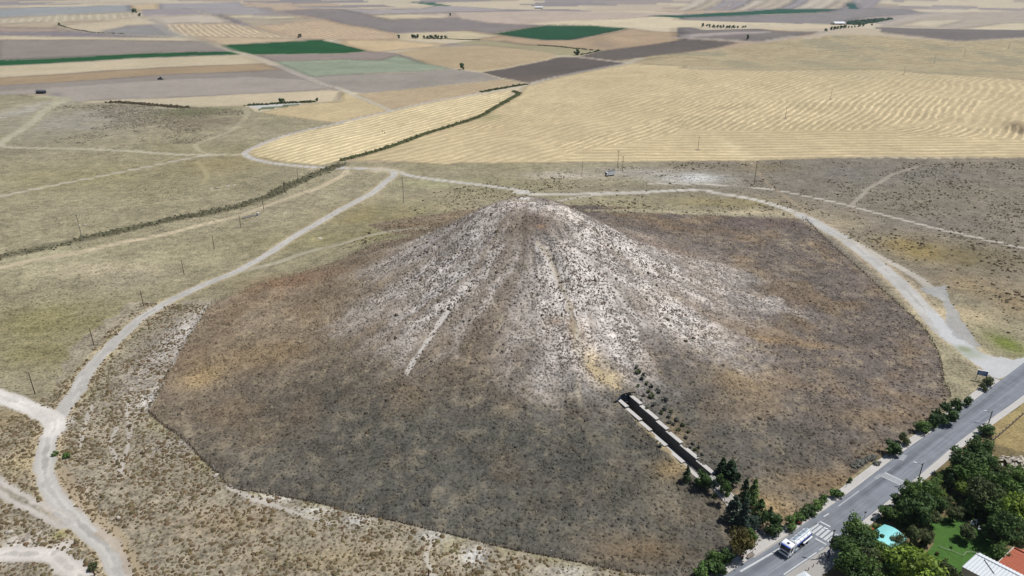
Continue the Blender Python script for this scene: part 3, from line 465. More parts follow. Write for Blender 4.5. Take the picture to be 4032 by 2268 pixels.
def mat_ground():
    m, nt, b = newmat('ground')
    at = lambda n: (lambda a: a)(N(nt, 'ShaderNodeAttribute', attribute_name=n))
    c = at('col').outputs['Color']; ph = at('rphase').outputs['Fac']; al = at('ralong').outputs['Fac']; am = at('ramp').outputs['Fac']; fk = at('fleck').outputs['Fac']
    geo = N(nt, 'ShaderNodeNewGeometry').outputs['Position']
    n1 = noise(nt, geo, 1.1, 3, 0.6); n2 = noise(nt, geo, 0.28, 2)
    # speckle of tussocks
    sp = mth(nt, 'MULTIPLY', mth(nt, 'SUBTRACT', n1, 0.5), 3.2); sp = mth(nt, 'ADD', sp, mth(nt, 'MULTIPLY', mth(nt, 'SUBTRACT', n2, 0.5), 2.4)); n3 = noise(nt, geo, 0.09, 4, 0.62); sp = mth(nt, 'ADD', sp, mth(nt, 'MULTIPLY', mth(nt, 'SUBTRACT', n3, 0.5), 2.2))
    vo = N(nt, 'ShaderNodeTexVoronoi'); vo.inputs['Scale'].default_value = 1.15
    wv = N(nt, 'ShaderNodeVectorMath'); wv.operation = 'ADD'; nz = N(nt, 'ShaderNodeTexNoise'); nz.inputs['Scale'].default_value = 0.9; nt.links.new(geo, nz.inputs['Vector']); nt.links.new(geo, wv.inputs[0]); nt.links.new(nz.outputs['Color'], wv.inputs[1]); nt.links.new(wv.outputs[0], vo.inputs['Vector'])
    vd = mth(nt, 'MULTIPLY', mth(nt, 'SUBTRACT', vo.outputs['Distance'], 0.42), 2.6); vd = mth(nt, 'MAXIMUM', mth(nt, 'MINIMUM', vd, 0.5), -0.75)
    sp = mth(nt, 'ADD', sp, vd)
    f = mth(nt, 'ADD', mth(nt, 'MULTIPLY', sp, fk), 1.0)
    # swath rows
    nw = noise(nt, geo, 0.12, 3, 0.6)
    p2 = mth(nt, 'ADD', ph, mth(nt, 'MULTIPLY', mth(nt, 'SUBTRACT', nw, 0.5), 0.7))
    s0 = mth(nt, 'SINE', mth(nt, 'MULTIPLY', p2, 6.2832)); s = mth(nt, 'SUBTRACT', mth(nt, 'MULTIPLY', mth(nt, 'POWER', mth(nt, 'ADD', mth(nt, 'MULTIPLY', s0, 0.5), 0.5), 2.2), 2.2), 0.75)
    cv = N(nt, 'ShaderNodeCombineXYZ'); nt.links.new(mth(nt, 'MULTIPLY', al, 0.22), cv.inputs[0]); nt.links.new(mth(nt, 'MULTIPLY', ph, 1.6), cv.inputs[1])
    nv = noise(nt, cv.outputs[0], 1.5, 3, 0.65)
    s = mth(nt, 'ADD', mth(nt, 'MULTIPLY', s, mth(nt, 'ADD', mth(nt, 'MULTIPLY', nv, 1.3), -0.2)), mth(nt, 'MULTIPLY', mth(nt, 'SUBTRACT', nv, 0.5), 2.4))
    f = mth(nt, 'MULTIPLY', f, mth(nt, 'ADD', mth(nt, 'MULTIPLY', s, am), 1.0))
    f = mth(nt, 'MAXIMUM', f, 0.25); f = mth(nt, 'MINIMUM', f, 1.75)
    nt.links.new(vmul(nt, c, f), b.inputs['Base Color']); b.inputs['Roughness'].default_value = 0.95; b.inputs['Specular IOR Level'].default_value = 0.08
    bp = N(nt, 'ShaderNodeBump'); bp.inputs['Strength'].default_value = 0.5; bp.inputs['Distance'].default_value = 0.25; nt.links.new(n1, bp.inputs['Height']); nt.links.new(bp.outputs[0], b.inputs['Normal'])
    return m
M_GROUND = mat_ground()
def mat_plain(name, c, rough=0.7, var=0.12, sc=3.0, metal=0.0, spec=0.3, bump=0.0):
    m, nt, b = newmat(name); geo = N(nt, 'ShaderNodeTexCoord').outputs['Object']
    n = noise(nt, geo, sc, 4, 0.6); n2 = noise(nt, geo, sc * 0.13, 2)
    f = mth(nt, 'ADD', mth(nt, 'MULTIPLY', mth(nt, 'SUBTRACT', n, 0.5), var * 2), 1.0); f = mth(nt, 'MULTIPLY', f, mth(nt, 'ADD', mth(nt, 'MULTIPLY', mth(nt, 'SUBTRACT', n2, 0.5), var * 1.6), 1.0))
    rgb = N(nt, 'ShaderNodeRGB'); rgb.outputs[0].default_value = tuple(c)[:3] + (1,)
    nt.links.new(vmul(nt, rgb.outputs[0], f), b.inputs['Base Color'])
    b.inputs['Roughness'].default_value = rough; b.inputs['Metallic'].default_value = metal; b.inputs['Specular IOR Level'].default_value = spec
    if bump:
        bp = N(nt, 'ShaderNodeBump'); bp.inputs['Strength'].default_value = bump; bp.inputs['Distance'].default_value = 0.05; nt.links.new(n, bp.inputs['Height']); nt.links.new(bp.outputs[0], b.inputs['Normal'])
    return m
def mat_attr(name, rough=0.9, sc=4.0, var=0.5, trans=0.0):
    m, nt, b = newmat(name); c = N(nt, 'ShaderNodeAttribute', attribute_name='col').outputs['Color']
    geo = N(nt, 'ShaderNodeNewGeometry').outputs['Position']; n = noise(nt, geo, sc, 2)
    f = mth(nt, 'ADD', mth(nt, 'MULTIPLY', mth(nt, 'SUBTRACT', n, 0.5), var * 2), 1.0)
    nt.links.new(vmul(nt, c, f), b.inputs['Base Color']); b.inputs['Roughness'].default_value = rough; b.inputs['Specular IOR Level'].default_value = 0.1
    return m
M_TUFT = mat_attr('dry_scrub', 0.95, 6.0, 0.35)

# ------------------------------------------------------------------ build ground pieces
def tagd(o, label=None, cat=None, group=None, kind=None):
    for k, v in (('label', label), ('category', cat), ('group', group), ('kind', kind)):
        if v: o[k] = v
    return o
def mesh_np(name, V, Fq, mat, attrs=None, fvec=None, parent=None, smooth_=False):
    """V (n,3), Fq (m,k) polygons of k corners; attrs name->(n,) or (n,3)"""
    me = bpy.data.meshes.new(name); n, k = Fq.shape
    me.vertices.add(len(V)); me.vertices.foreach_set('co', np.asarray(V, np.float32).ravel())
    me.loops.add(n * k); me.loops.foreach_set('vertex_index', Fq.astype(np.int32).ravel())
    me.polygons.add(n); me.polygons.foreach_set('loop_start', np.arange(0, n * k, k, dtype=np.int32))
    me.update(calc_edges=True)
    for a, v in (attrs or {}).items():
        v = np.asarray(v, np.float32)
        if v.ndim == 1: me.attributes.new(a, 'FLOAT', 'POINT').data.foreach_set('value', v)
        else:
            q = np.ones((len(v), 4), np.float32); q[:, :3] = v; me.attributes.new(a, 'FLOAT_COLOR', 'POINT').data.foreach_set('color', q.ravel())
    if smooth_: me.polygons.foreach_set('use_smooth', np.ones(n, bool))
    me.materials.append(mat); o = bpy.data.objects.new(name, me); COL.objects.link(o)
    if parent: o.parent = parent
    return o
ii, jj = np.meshgrid(np.arange(NR - 1), np.arange(NA), indexing='ij'); j2 = (jj + 1) % NA
quads = np.stack([ii * NA + jj, ii * NA + j2, (ii + 1) * NA + j2, (ii + 1) * NA + jj], -1).reshape(-1, 4)
fx = GX[quads].mean(1); fy = GY[quads].mean(1); s_, n_ = pcoord(fx, fy)
keep = ~((np.abs(n_) < PHALF + 0.5) & (s_ > -0.35) & (s_ < PLEN + 0.2))
quads = quads[keep]; freg = reg[quads[:, 0]]
P3 = np.stack([GX, GY, GZ], 1).reshape(NR, NA, 3); tr_ = np.gradient(P3, axis=0); ta = np.roll(P3, -1, 1) - np.roll(P3, 1, 1)
GN = np.cross(ta.reshape(-1, 3), tr_.reshape(-1, 3)); GN *= np.sign(GN[:, 2:3]); GN /= np.linalg.norm(GN, axis=1)[:, None]
GV = np.stack([GX, GY, GZ], 1)
for k, (nm, lb, ct) in enumerate(REG):
    q = quads[freg == k]
    if len(q) == 0: continue
    idx, inv = np.unique(q, return_inverse=True); inv = inv.reshape(q.shape)
    o = mesh_np(nm, GV[idx], inv, M_GROUND, dict(col=col[idx], rphase=rph[idx], ralong=ral[idx], ramp=ramp_[idx], fleck=flk[idx]), smooth_=True)
    o.data.normals_split_custom_set_from_vertices(GN[idx].tolist())
    tagd(o, lb, ct, kind='structure')
def gidx(x, y):
    d = np.hypot(x, y); a = np.arctan2(x, y)
    i = np.clip(np.searchsorted(rad, d), 1, NR - 1); j = np.clip(np.searchsorted(az, a), 0, NA - 1)
    return i * NA + j
def project(x, y, z):
    dz = z - H_CAM; zc = y * CT - dz * ST; yc = y * ST + dz * CT
    return 2016 + F_PX * x / zc, 1134 - F_PX * yc / zc

# ------------------------------------------------------------------ scrub tufts (uncountable ground cover)
def tufts(name, label, X, Y, rad_, hh, C, near=True, cat='scrub'):
    n = len(X); Z = hgt(X, Y)
    k = 6 if near else 4
    rot = rng.uniform(0, 6.28, n)
    a = rot[:, None] + np.arange(k)[None] * 2 * np.pi / k
    jit = rng.uniform(0.7, 1.25, (n, k))
    ex = rng.uniform(0.75, 1.3, n)[:, None]
    bx = X[:, None] + np.cos(a) * rad_[:, None] * jit * ex; by = Y[:, None] + np.sin(a) * rad_[:, None] * jit
    b = np.stack([bx, by, np.repeat((Z - 0.08)[:, None], k, 1)], -1)
    jt = rng.uniform(0.45, 0.85, (n, k)); tz = Z[:, None] + hh[:, None] * rng.uniform(0.6, 1.0, (n, k))
    t = np.stack([X[:, None] + np.cos(a + 0.3) * rad_[:, None] * jt * ex, Y[:, None] + np.sin(a + 0.3) * rad_[:, None] * jt, tz], -1)
    if near:
        ap = np.stack([X + rng.normal(0, 0.15, n) * rad_, Y + rng.normal(0, 0.15, n) * rad_, Z + hh * 1.05], -1)[:, None]
        V = np.concatenate([b, t, ap], 1).reshape(-1, 3); st = 2 * k + 1
        o0 = (np.arange(n) * st)[:, None]; i = np.arange(k); j = (i + 1) % k
        f1 = np.stack([o0 + i, o0 + j, o0 + k + j, o0 + k + i], -1).reshape(-1, 4)
        f2 = np.stack([o0 + k + i, o0 + k + j, o0 + np.full(k, 2 * k), o0 + np.full(k, 2 * k)], -1).reshape(-1, 4)
        T = np.concatenate([f1[:, [0, 1, 2]], f1[:, [0, 2, 3]], f2[:, :3]])
        cc = np.repeat(C, st, 0)
        return tagd(mesh_np(name, V, T, M_TUFT, dict(col=cc)), label, cat, kind='stuff')
    V = np.concatenate([b, t], 1).reshape(-1, 3); st = 2 * k
    o0 = (np.arange(n) * st)[:, None]; i = np.arange(k); j = (i + 1) % k
    f1 = np.stack([o0 + i, o0 + j, o0 + k + j, o0 + k + i], -1).reshape(-1, 4)
    top = np.stack([o0[:, 0] + k + q for q in range(4)], -1)
    return tagd(mesh_np(name, V, np.concatenate([f1, top]), M_TUFT, dict(col=np.repeat(C, st, 0))), label, cat, kind='stuff')
def sample(poly, n, dens=None):
    lo = poly.min(0); hi = poly.max(0); X = rng.uniform(lo[0], hi[0], n); Y = rng.uniform(lo[1], hi[1], n)
    m = inside(poly, X, Y); X, Y = X[m], Y[m]
    z = hgt(X, Y); u, v = project(X, Y, z); m = (u > -150) & (u < 4180) & (v < 2420); X, Y = X[m], Y[m]
    g = gidx(X, Y); ok = np.ones(len(X), bool)
    s, nn = pcoord(X, Y); ok &= ~((np.abs(nn) < PHALF + CAPW + 0.3) & (s > -1) & (s < PLEN + 8))
    if dens is not None: ok &= rng.random(len(X)) < dens(X, Y, g)
    return X[ok], Y[ok]
def vary(c, n, v=0.25):
    return np.asarray(c)[None] * (1 + rng.normal(0, v, (n, 1))).clip(0.4, 1.7) * (1 + rng.normal(0, 0.05, (n, 3)))
# on the mound
lum = col.mean(1)
X, Y = sample(mound_poly, 250000, lambda x, y, g: 0.2 + 0.75 * sstep(0.32, 0.62, fbm(x / 4, y / 4, 201, 3)))
g = gidx(X, Y); L = lum[g]; n = len(X); rr = np.hypot(X - MC[0], Y - MC[1])
whiteish = sstep(0.2, 0.36, L)
kp = rng.random(n) < np.where(whiteish > 0.3, 1.0, 0.42); X, Y, g, L, whiteish, rr = X[kp], Y[kp], g[kp], L[kp], whiteish[kp], rr[kp]; n = len(X)
mul = np.where(rng.random((n, 1)) < 0.22, rng.uniform(1.15, 1.6, (n, 1)), rng.uniform(0.6, 1.05, (n, 1)))
C = col[g] * mul * (1 - whiteish[:, None]) + vary(S(124, 112, 101), n, 0.3) * whiteish[:, None]
sz = np.minimum(rng.lognormal(-1.3, 0.4, n), 0.62) * (1.05 - 0.2 * whiteish); hh = sz * rng.uniform(0.5, 0.9, n)
tufts('mound_scrub', 'low grey brown scrub dotting the burial mound', X, Y, sz, hh, C, near=False)
# larger dark bushes of the mound flanks
X, Y = sample(mound_poly, 700, lambda x, y, g: np.where(lum[g] > 0.22, 0.8, 0.08)); n = len(X)
sz = rng.uniform(0.45, 0.8, n); tufts('mound_bushes', 'scattered darker bushes on the pale flanks of the mound', X, Y, sz, sz * rng.uniform(0.6, 0.9, n), vary(S(92, 84, 70), n, 0.2))
# foreground scrub at left and bottom
fgp = gp(px('P', [(-200, 1650), (60, 1640), (280, 1480), (430, 1300), (560, 1190), (830, 1200), (585, 1620), (918, 1921), (1344, 2005), (2000, 2180), (2560, 2268)]))
fgp = np.vstack([fgp, [(26, 96), (-110, 96), (-140, 130)]])
rdist = None
TR_MAIN = np.zeros(1)
def offtrack(x, y, g): return np.array([REG[k][0] not in ('dirt_track', 'gravel_road', 'gravel_apron', 'gravel_verge', 'lawn') for k in range(len(REG))])[reg[g]]
X, Y = sample(fgp, 62000, lambda x, y, g: offtrack(x, y, g) * (0.25 + 0.75 * sstep(0.3, 0.55, fbm(x / 9, y / 9, 211, 3))) * np.clip(1.3 - 1.8 * sstep(0.28, 0.5, lum[g]), 0.15, 1)); n = len(X)
sz = np.minimum(rng.lognormal(-1.25, 0.4, n), 0.72); mixc = rng.random((n, 1)); tufts('steppe_tussocks', 'brown olive tussocks over the stony ground at lower left', X, Y, sz, sz * rng.uniform(0.4, 0.85, n), vary(S(112, 94, 70), n, 0.22) * (1 - mixc) + vary(S(124, 112, 84), n, 0.2) * mixc)
# left middle grassland
lp = gp(px('P', [(0, 1560), (240, 1500), (560, 1100), (900, 900), (1300, 760), (1540, 690), (1200, 660), (600, 640), (0, 600)])); lp = np.vstack([lp, [(-300, 560), (-260, 220)]])
X, Y = sample(lp, 42000, lambda x, y, g: offtrack(x, y, g) * sstep(0.42, 0.62, fbm(x / 22, y / 22, 221, 4)) * 0.8); n = len(X); g = gidx(X, Y)
sz = rng.lognormal(-1.0, 0.3, n); tufts('grass_clumps', 'low dry grass clumps across the left hand grassland', X, Y, sz, sz * rng.uniform(0.25, 0.5, n), col[g] * rng.uniform(0.55, 0.95, (n, 1)), near=False)
# right and back steppe
rp_ = gp(px('P', [(2360, 840), (1300, 1000), (1700, 760), (2000, 700), (2600, 640), (4032, 640), (4032, 1330), (3860, 1370), (3650, 1180), (3300, 920), (3173, 850)])); rp_ = np.vstack([rp_[:5], [(700, 500)], [(330, 190)], rp_[7:]])
X, Y = sample(rp_, 60000, lambda x, y, g: offtrack(x, y, g) * (0.12 + 0.88 * sstep(0.45, 0.66, fbm(x / 26, y / 26, 231, 4)))); n = len(X)
sz = np.minimum(rng.lognormal(-0.9, 0.4, n), 1.0); tufts('steppe_bushes', 'dark low bushes scattered over the right hand steppe', X, Y, sz, sz * rng.uniform(0.4, 0.8, n), vary(S(94, 84, 64), n, 0.2), near=False)
X, Y = sample(gp(px('A', [(60, 1090), (200, 960), (420, 790), (1100, 790), (1880, 830), (1840, 960), (1500, 1080), (900, 1110)])), 20000, lambda x, y, g: sstep(0.4, 0.62, fbm(x / 40, y / 40, 241, 4)) * offtrack(x, y, g)); n = len(X)
sz = rng.lognormal(-0.5, 0.4, n); tufts('steppe_bushes', 'dark low bushes on the grey flat at upper left', X, Y, sz, sz * rng.uniform(0.25, 0.45, n), vary(S(126, 116, 98), n, 0.2), near=False)
# reeds in the ditches, hedge scrub lines
def along(pts, n, spread):
    w = smooth(gp(pts), 4); seg = np.hypot(*(w[1:] - w[:-1]).T); cs = np.concatenate([[0], np.cumsum(seg)])
    t = rng.uniform(0, cs[-1], n); i = np.clip(np.searchsorted(cs, t) - 1, 0, len(seg) - 1); f = (t - cs[i]) / seg[i]
    p = w[i] + (w[i + 1] - w[i]) * f[:, None] + rng.normal(0, spread, (n, 2)); return p[:, 0], p[:, 1]
X, Y = along(DITCH1, 2600, 0.9); n = len(X); sz = rng.uniform(0.6, 1.2, n); tufts('reeds', 'green reed band in the ditch between the golden fields', X, Y, sz, sz * rng.uniform(1.0, 1.8, n), vary(S(88, 92, 60), n, 0.25), False, 'reeds')
X, Y = along(DITCH2, 6000, 2.3); kk = rng.random(len(X)) < sstep(0.32, 0.6, fbm(X / 16, Y / 16, 261, 3)) ; X, Y = X[kk], Y[kk]; n = len(X); sz = rng.lognormal(-0.9, 0.4, n); tufts('reeds', 'dull green reeds along the ditch left of the mound', X, Y, sz, sz * rng.uniform(0.5, 1.2, n), vary(S(106, 103, 80), n, 0.35), False, 'reeds')
X, Y = along(SCRUB, 500, 2.0); n = len(X); sz = rng.uniform(0.8, 1.8, n); tufts('hedge_scrub', 'dark scrub line under the cream stubble tongue', X, Y, sz, sz * rng.uniform(0.6, 1.2, n), vary(S(84, 76, 56), n, 0.2), False)
for pts, lb in ((px('A', [(450, 190), (520, 212), (640, 235), (740, 248), (940, 256)]), 'dark hedge line in the far left fields'), (px('B', [(640, 290), (800, 295), (1040, 302)]), 'hedge below the far tree row'), (px('B', [(1480, 340), (1700, 360), (1900, 380), (1945, 383), (1850, 405), (1770, 420)]), 'angled hedge above the dark square field'), (px('B', [(1060, 697), (1200, 670), (1400, 636)]), 'hedge strip along the long pale road'), (px('A', [(1860, 797), (2000, 790), (2200, 778), (2370, 770)]), 'dark rim of scrub behind the salt hollow')):
    X, Y = along(pts, 240, 1.8); n = len(X); sz = rng.uniform(0.7, 1.8, n); tufts('hedge_scrub', lb, X, Y, sz, sz * rng.uniform(0.7, 1.3, n), vary(S(66, 74, 46), n, 0.2), False)
X, Y = along(FEN_NEAR[:-2], 1300, 0.16); n = len(X); sz = rng.uniform(0.08, 0.22, n); tufts('fence_weeds', 'thin dark dry weeds caught along the near fence line', X, Y, sz, sz * rng.uniform(0.8, 1.6, n), vary(S(84, 74, 62), n, 0.2), False, 'weeds')
X, Y = along(FEN_RIGHT, 900, 0.3); n = len(X); sz = rng.uniform(0.1, 0.26, n); tufts('fence_weeds', 'dark dry weeds along the right hand fence line', X, Y, sz, sz * rng.uniform(0.8, 1.4, n), vary(S(92, 80, 66), n, 0.2), False, 'weeds')
# ------------------------------------------------------------------ mesh builder
class MB:
    def __init__(s): s.v = []; s.f = []
    def add(s, vs, fs):
        o = len(s.v); s.v += [Vector(v) for v in vs]; s.f += [[i + o for i in f] for f in fs]; return s
    def box(s, c, d, rz=0.0, tap=1.0):
        cx, cy, cz = c; hx, hy, hz_ = d[0] / 2, d[1] / 2, d[2] / 2; ca, sa = math.cos(rz), math.sin(rz); vs = []
        for z, t in ((-hz_, 1), (hz_, tap)):
            for x, y in ((-hx, -hy), (hx, -hy), (hx, hy), (-hx, hy)):
                x *= t; y *= t; vs.append((cx + x * ca - y * sa, cy + x * sa + y * ca, cz + z))
        return s.add(vs, [(0, 3, 2, 1), (4, 5, 6, 7), (0, 1, 5, 4), (1, 2, 6, 5), (2, 3, 7, 6), (3, 0, 4, 7)])
    def tube(s, pts, rads, k=8, cap=True):
        pts = [Vector(p) for p in pts]; n = len(pts)
        if not hasattr(rads, '__len__'): rads = [rads] * n
        vs = []; fs = []
        for i, p in enumerate(pts):
            d = (pts[min(i + 1, n - 1)] - pts[max(i - 1, 0)]).normalized(); a = d.orthogonal().normalized() if abs(d.z) > 0.99 else d.cross(Vector((0, 0, 1))).normalized(); b = d.cross(a)
            for j in range(k): t = 2 * math.pi * j / k; vs.append(p + (a * math.cos(t) + b * math.sin(t)) * rads[i])
        for i in range(n - 1):
            for j in range(k): fs.append((i * k + j, i * k + (j + 1) % k, (i + 1) * k + (j + 1) % k, (i + 1) * k + j))
        if cap: fs += [tuple(range(k - 1, -1, -1)), tuple((n - 1) * k + j for j in range(k))]
        return s.add(vs, fs)
    def prism(s, poly, z0, z1):
        n = len(poly); vs = [(p[0], p[1], z0) for p in poly] + [(p[0], p[1], z1) for p in poly]
        return s.add(vs, [tuple(range(n - 1, -1, -1)), tuple(range(n, 2 * n))] + [(i, (i + 1) % n, n + (i + 1) % n, n + i) for i in range(n)])
    def sheet(s, poly):
        return s.add(poly, [tuple(range(len(poly)))])
    def build(s, name, mat, parent=None, smooth_=False, bev=0.0):
        me = bpy.data.meshes.new(name); me.from_pydata([tuple(v) for v in s.v], [], s.f); me.materials.append(mat)
        bm = bmesh.new(); bm.from_mesh(me); bmesh.ops.recalc_face_normals(bm, faces=bm.faces)
        if bev: bmesh.ops.bevel(bm, geom=[e for e in bm.edges if len(e.link_faces) == 2 and e.calc_face_angle(0) > 0.5], offset=bev, segments=2, affect='EDGES', clamp_overlap=True)
        bm.to_mesh(me); bm.free()
        if smooth_: me.polygons.foreach_set('use_smooth', [True] * len(me.polygons))
        o = bpy.data.objects.new(name, me); COL.objects.link(o)
        if parent: o.parent = parent
        return o
def thing(name, loc, label, cat, rz=0.0, group=None, scale=None):
    o = bpy.data.objects.new(name, None); o.empty_display_size = 0.5; COL.objects.link(o); o.location = loc; o.rotation_euler = (0, 0, rz)
    if scale: o.scale = scale if hasattr(scale, '__len__') else (scale,) * 3
    return tagd(o, label, cat, group)
def dup_part(src, parent):
    c = src.copy(); COL.objects.link(c); c.parent = parent
    for ch in src.children: dup_part(ch, c)
    return c
M = dict(
    asphalt=None, kerb=mat_plain('kerb_concrete', S(206, 201, 194), 0.9, 0.16, 1.2, bump=0.2), paving=mat_plain('paving', S(182, 177, 170), 0.9, 0.12, 1.5),
    paint=mat_plain('road_paint', S(214, 216, 216), 0.8, 0.2, 2.5), worn=mat_plain('worn_paint', S(172, 175, 178), 0.85, 0.3, 1.8), conc=mat_plain('concrete', S(212, 206, 198), 0.9, 0.14, 0.9, bump=0.2),
    concd=mat_plain('dark_concrete', S(126, 122, 116), 0.95, 0.3, 0.8), slate=mat_plain('slate_metal', S(44, 54, 68), 0.5, 0.12, 1.0), rust=mat_plain('rusty_iron', S(70, 56, 46), 0.9, 0.2, 8), whitepost=mat_plain('white_concrete', S(206, 200, 192), 0.9, 0.1, 6),
    wood=mat_plain('weathered_wood', S(82, 68, 52), 0.95, 0.25, 5), woodl=mat_plain('grey_wood', S(152, 140, 126), 0.95, 0.2, 5), poleconc=mat_plain('pole_concrete', S(158, 154, 146), 0.9, 0.12, 3), steel=mat_plain('galvanised_steel', S(150, 152, 152), 0.45, 0.1, 5, 0.6), insul=mat_plain('porcelain', S(196, 190, 182), 0.3, 0.05, 8),
    white=mat_plain('white_lacquer', (0.78, 0.79, 0.8), 0.35, 0.05, 2, spec=0.5), blue=mat_plain('blue_lacquer', (0.03, 0.09, 0.42), 0.35, 0.08, 2, spec=0.5), glass=mat_plain('dark_glass', (0.012, 0.016, 0.03), 0.12, 0.05, 2, spec=0.6), black=mat_plain('black_plastic', (0.02, 0.02, 0.022), 0.6, 0.2, 4), tyre=mat_plain('tyre_rubber', (0.018, 0.018, 0.018), 0.9, 0.2, 6), chrome=mat_plain('tank_steel', (0.62, 0.68, 0.7), 0.3, 0.06, 1.5, 0.75, 0.5), chassis=mat_plain('chassis', (0.05, 0.05, 0.055), 0.7, 0.3, 4),
    lampred=mat_plain('red_lens', (0.45, 0.02, 0.02), 0.3, 0.05, 5), lampclear=mat_plain('clear_lens', (0.7, 0.72, 0.72), 0.15, 0.05, 5), signblue=mat_plain('sign_blue', (0.09, 0.17, 0.4), 0.5, 0.08, 3), cyan=mat_plain('turquoise_sheet', (0.24, 0.58, 0.57), 0.6, 0.14, 0.8), corr=mat_plain('pale_metal_roof', (0.60, 0.63, 0.64), 0.45, 0.08, 1.0, 0.0), tile=mat_plain('red_roof_tile', (0.42, 0.125, 0.07), 0.85, 0.2, 2.5), plaster=mat_plain('cream_plaster', (0.55, 0.5, 0.42), 0.95, 0.1, 1), stone=mat_plain('pale_stone', S(206, 196, 180), 0.95, 0.2, 3, bump=0.5), stoned=mat_plain('dark_slab', S(150, 136, 120), 0.95, 0.25, 3), red=mat_plain('red_paint', (0.4, 0.03, 0.025), 0.5, 0.1, 4), tracgreen=mat_plain('tractor_dark', (0.03, 0.05, 0.04), 0.6, 0.2, 3), bark=mat_plain('bark', (0.09, 0.07, 0.05), 0.95, 0.3, 6))
def mat_asphalt():
    m, nt, b = newmat('asphalt'); at = N(nt, 'ShaderNodeAttribute', attribute_name='across').outputs['Fac']; geo = N(nt, 'ShaderNodeNewGeometry').outputs['Position']
    al = N(nt, 'ShaderNodeAttribute', attribute_name='along').outputs['Fac']
    cv = N(nt, 'ShaderNodeCombineXYZ'); nt.links.new(mth(nt, 'MULTIPLY', al, 0.02), cv.inputs[0]); nt.links.new(mth(nt, 'MULTIPLY', at, 6.0), cv.inputs[1])
    st = noise(nt, cv.outputs[0], 1.6, 4, 0.6); n1 = noise(nt, geo, 0.35, 3); n2 = noise(nt, geo, 6.0, 2)
    # wheel lanes: darker bands at 0.28 and 0.5
    d1 = mth(nt, 'ABSOLUTE', mth(nt, 'SUBTRACT', at, 0.32)); lane = mth(nt, 'SUBTRACT', 1.0, mth(nt, 'MULTIPLY', d1, 5.0), True)
    f = mth(nt, 'SUBTRACT', 1.06, mth(nt, 'MULTIPLY', lane, 0.30)); f = mth(nt, 'ADD', f, mth(nt, 'MULTIPLY', mth(nt, 'SUBTRACT', st, 0.5), 1.1)); f = mth(nt, 'ADD', f, mth(nt, 'MULTIPLY', mth(nt, 'SUBTRACT', n1, 0.5), 0.5)); f = mth(nt, 'ADD', f, mth(nt, 'MULTIPLY', mth(nt, 'SUBTRACT', n2, 0.5), 0.12))
    rgb = N(nt, 'ShaderNodeRGB'); rgb.outputs[0].default_value = tuple(S(134, 138, 145)) + (1,)
    nt.links.new(vmul(nt, rgb.outputs[0], f), b.inputs['Base Color']); b.inputs['Roughness'].default_value = 0.85; b.inputs['Specular IOR Level'].default_value = 0.3
    return m
M['asphalt'] = mat_asphalt()
# ------------------------------------------------------------------ asphalt road, kerbs, paint
NL = len(ROADL); ar = np.concatenate([[0], np.cumsum(np.hypot(*(ROADC[1:] - ROADC[:-1]).T))])
NX = 9; V = []; AC = []; AL = []
for i in range(NL):
    for k in range(NX):
        t = k / (NX - 1); p = ROADL[i] * (1 - t) + ROADR[i] * t; V.append((p[0], p[1], 0.05)); AC.append(t); AL.append(ar[i])
fq = np.array([(i * NX + k, i * NX + k + 1, (i + 1) * NX + k + 1, (i + 1) * NX + k) for i in range(NL - 1) for k in range(NX - 1)])
road = tagd(mesh_np('asphalt_road', np.array(V), fq, M['asphalt'], dict(across=np.array(AC), along=np.array(AL))), 'grey asphalt road crossing the lower right corner', 'road', kind='structure')
def offset(line, d):
    t = np.gradient(line, axis=0); t /= np.hypot(*t.T)[:, None]; return line + np.stack([-t[:, 1], t[:, 0]], 1) * d
def strip(name, a, b_, z0, z1, mat, label, i0, i1, seg=3.0):
    """raised pavement made of slabs between two offset lines"""
    mb = MB()
    a = a[i0:i1]; b_ = b_[i0:i1]
    for i in range(len(a) - 1):
        mb.add([(*a[i], z0), (*b_[i], z0), (*b_[i + 1], z0), (*a[i + 1], z0), (*a[i], z1), (*b_[i], z1), (*b_[i + 1], z1), (*a[i + 1], z1)], [(4, 5, 6, 7), (0, 1, 5, 4), (3, 2, 6, 7), (1, 2, 6, 5), (0, 3, 7, 4)])
    return tagd(mb.build(name, mat), label, 'pavement', kind='structure')
yL = gp(px('7', [(1620, 465)]))[0][1]; iL = [i for i, p in enumerate(ROADL) if p[1] < yL]
strip('pavement', offset(ROADL, 0.25), offset(ROADL, 2.1), -0.2, 0.16, M['kerb'], 'pale concrete pavement on the mound side of the asphalt road', 0, iL[-1] + 2)
strip('kerb', offset(ROADL, -0.02), offset(ROADL, 0.25), -0.2, 0.19, M['conc'], 'pale kerb on the mound side of the asphalt road', 0, iL[-1] + 2)
yr0 = atz(px('5', [(1960, 760)])[0])[1]; iR = [i for i, p in enumerate(ROADR) if p[1] > 129.5]
strip('pavement', offset(ROADR, -0.25), offset(ROADR, -1.75), -0.2, 0.16, M['kerb'], 'narrow pale pavement on the garden side of the asphalt road', iR[0], NL)
strip('kerb', offset(ROADR, 0.02), offset(ROADR, -0.25), -0.2, 0.19, M['conc'], 'pale kerb on the garden side of the asphalt road', iR[0], NL)
pz = MB().sheet([(*ROADR[0] + np.array([0, 0]), 0.055)] + [(*p, 0.055) for p in offset(ROADR, 0.05)[1:iR[0] + 1]] + [(*p, 0.055) for p in offset(ROADR, -4.5)[0:iR[0] + 1][::-1]]).build('forecourt', M['paving']); tagd(pz, 'pale paved forecourt with bollards beside the asphalt road', 'pavement', kind='structure')
pts = [atz(q, 0.09) for q in px('5', [(700, 1230), (745, 1150), (770, 1060), (800, 1000), (960, 985), (1130, 955), (1240, 885), (1300, 880), (1050, 1060), (760, 1250)])]
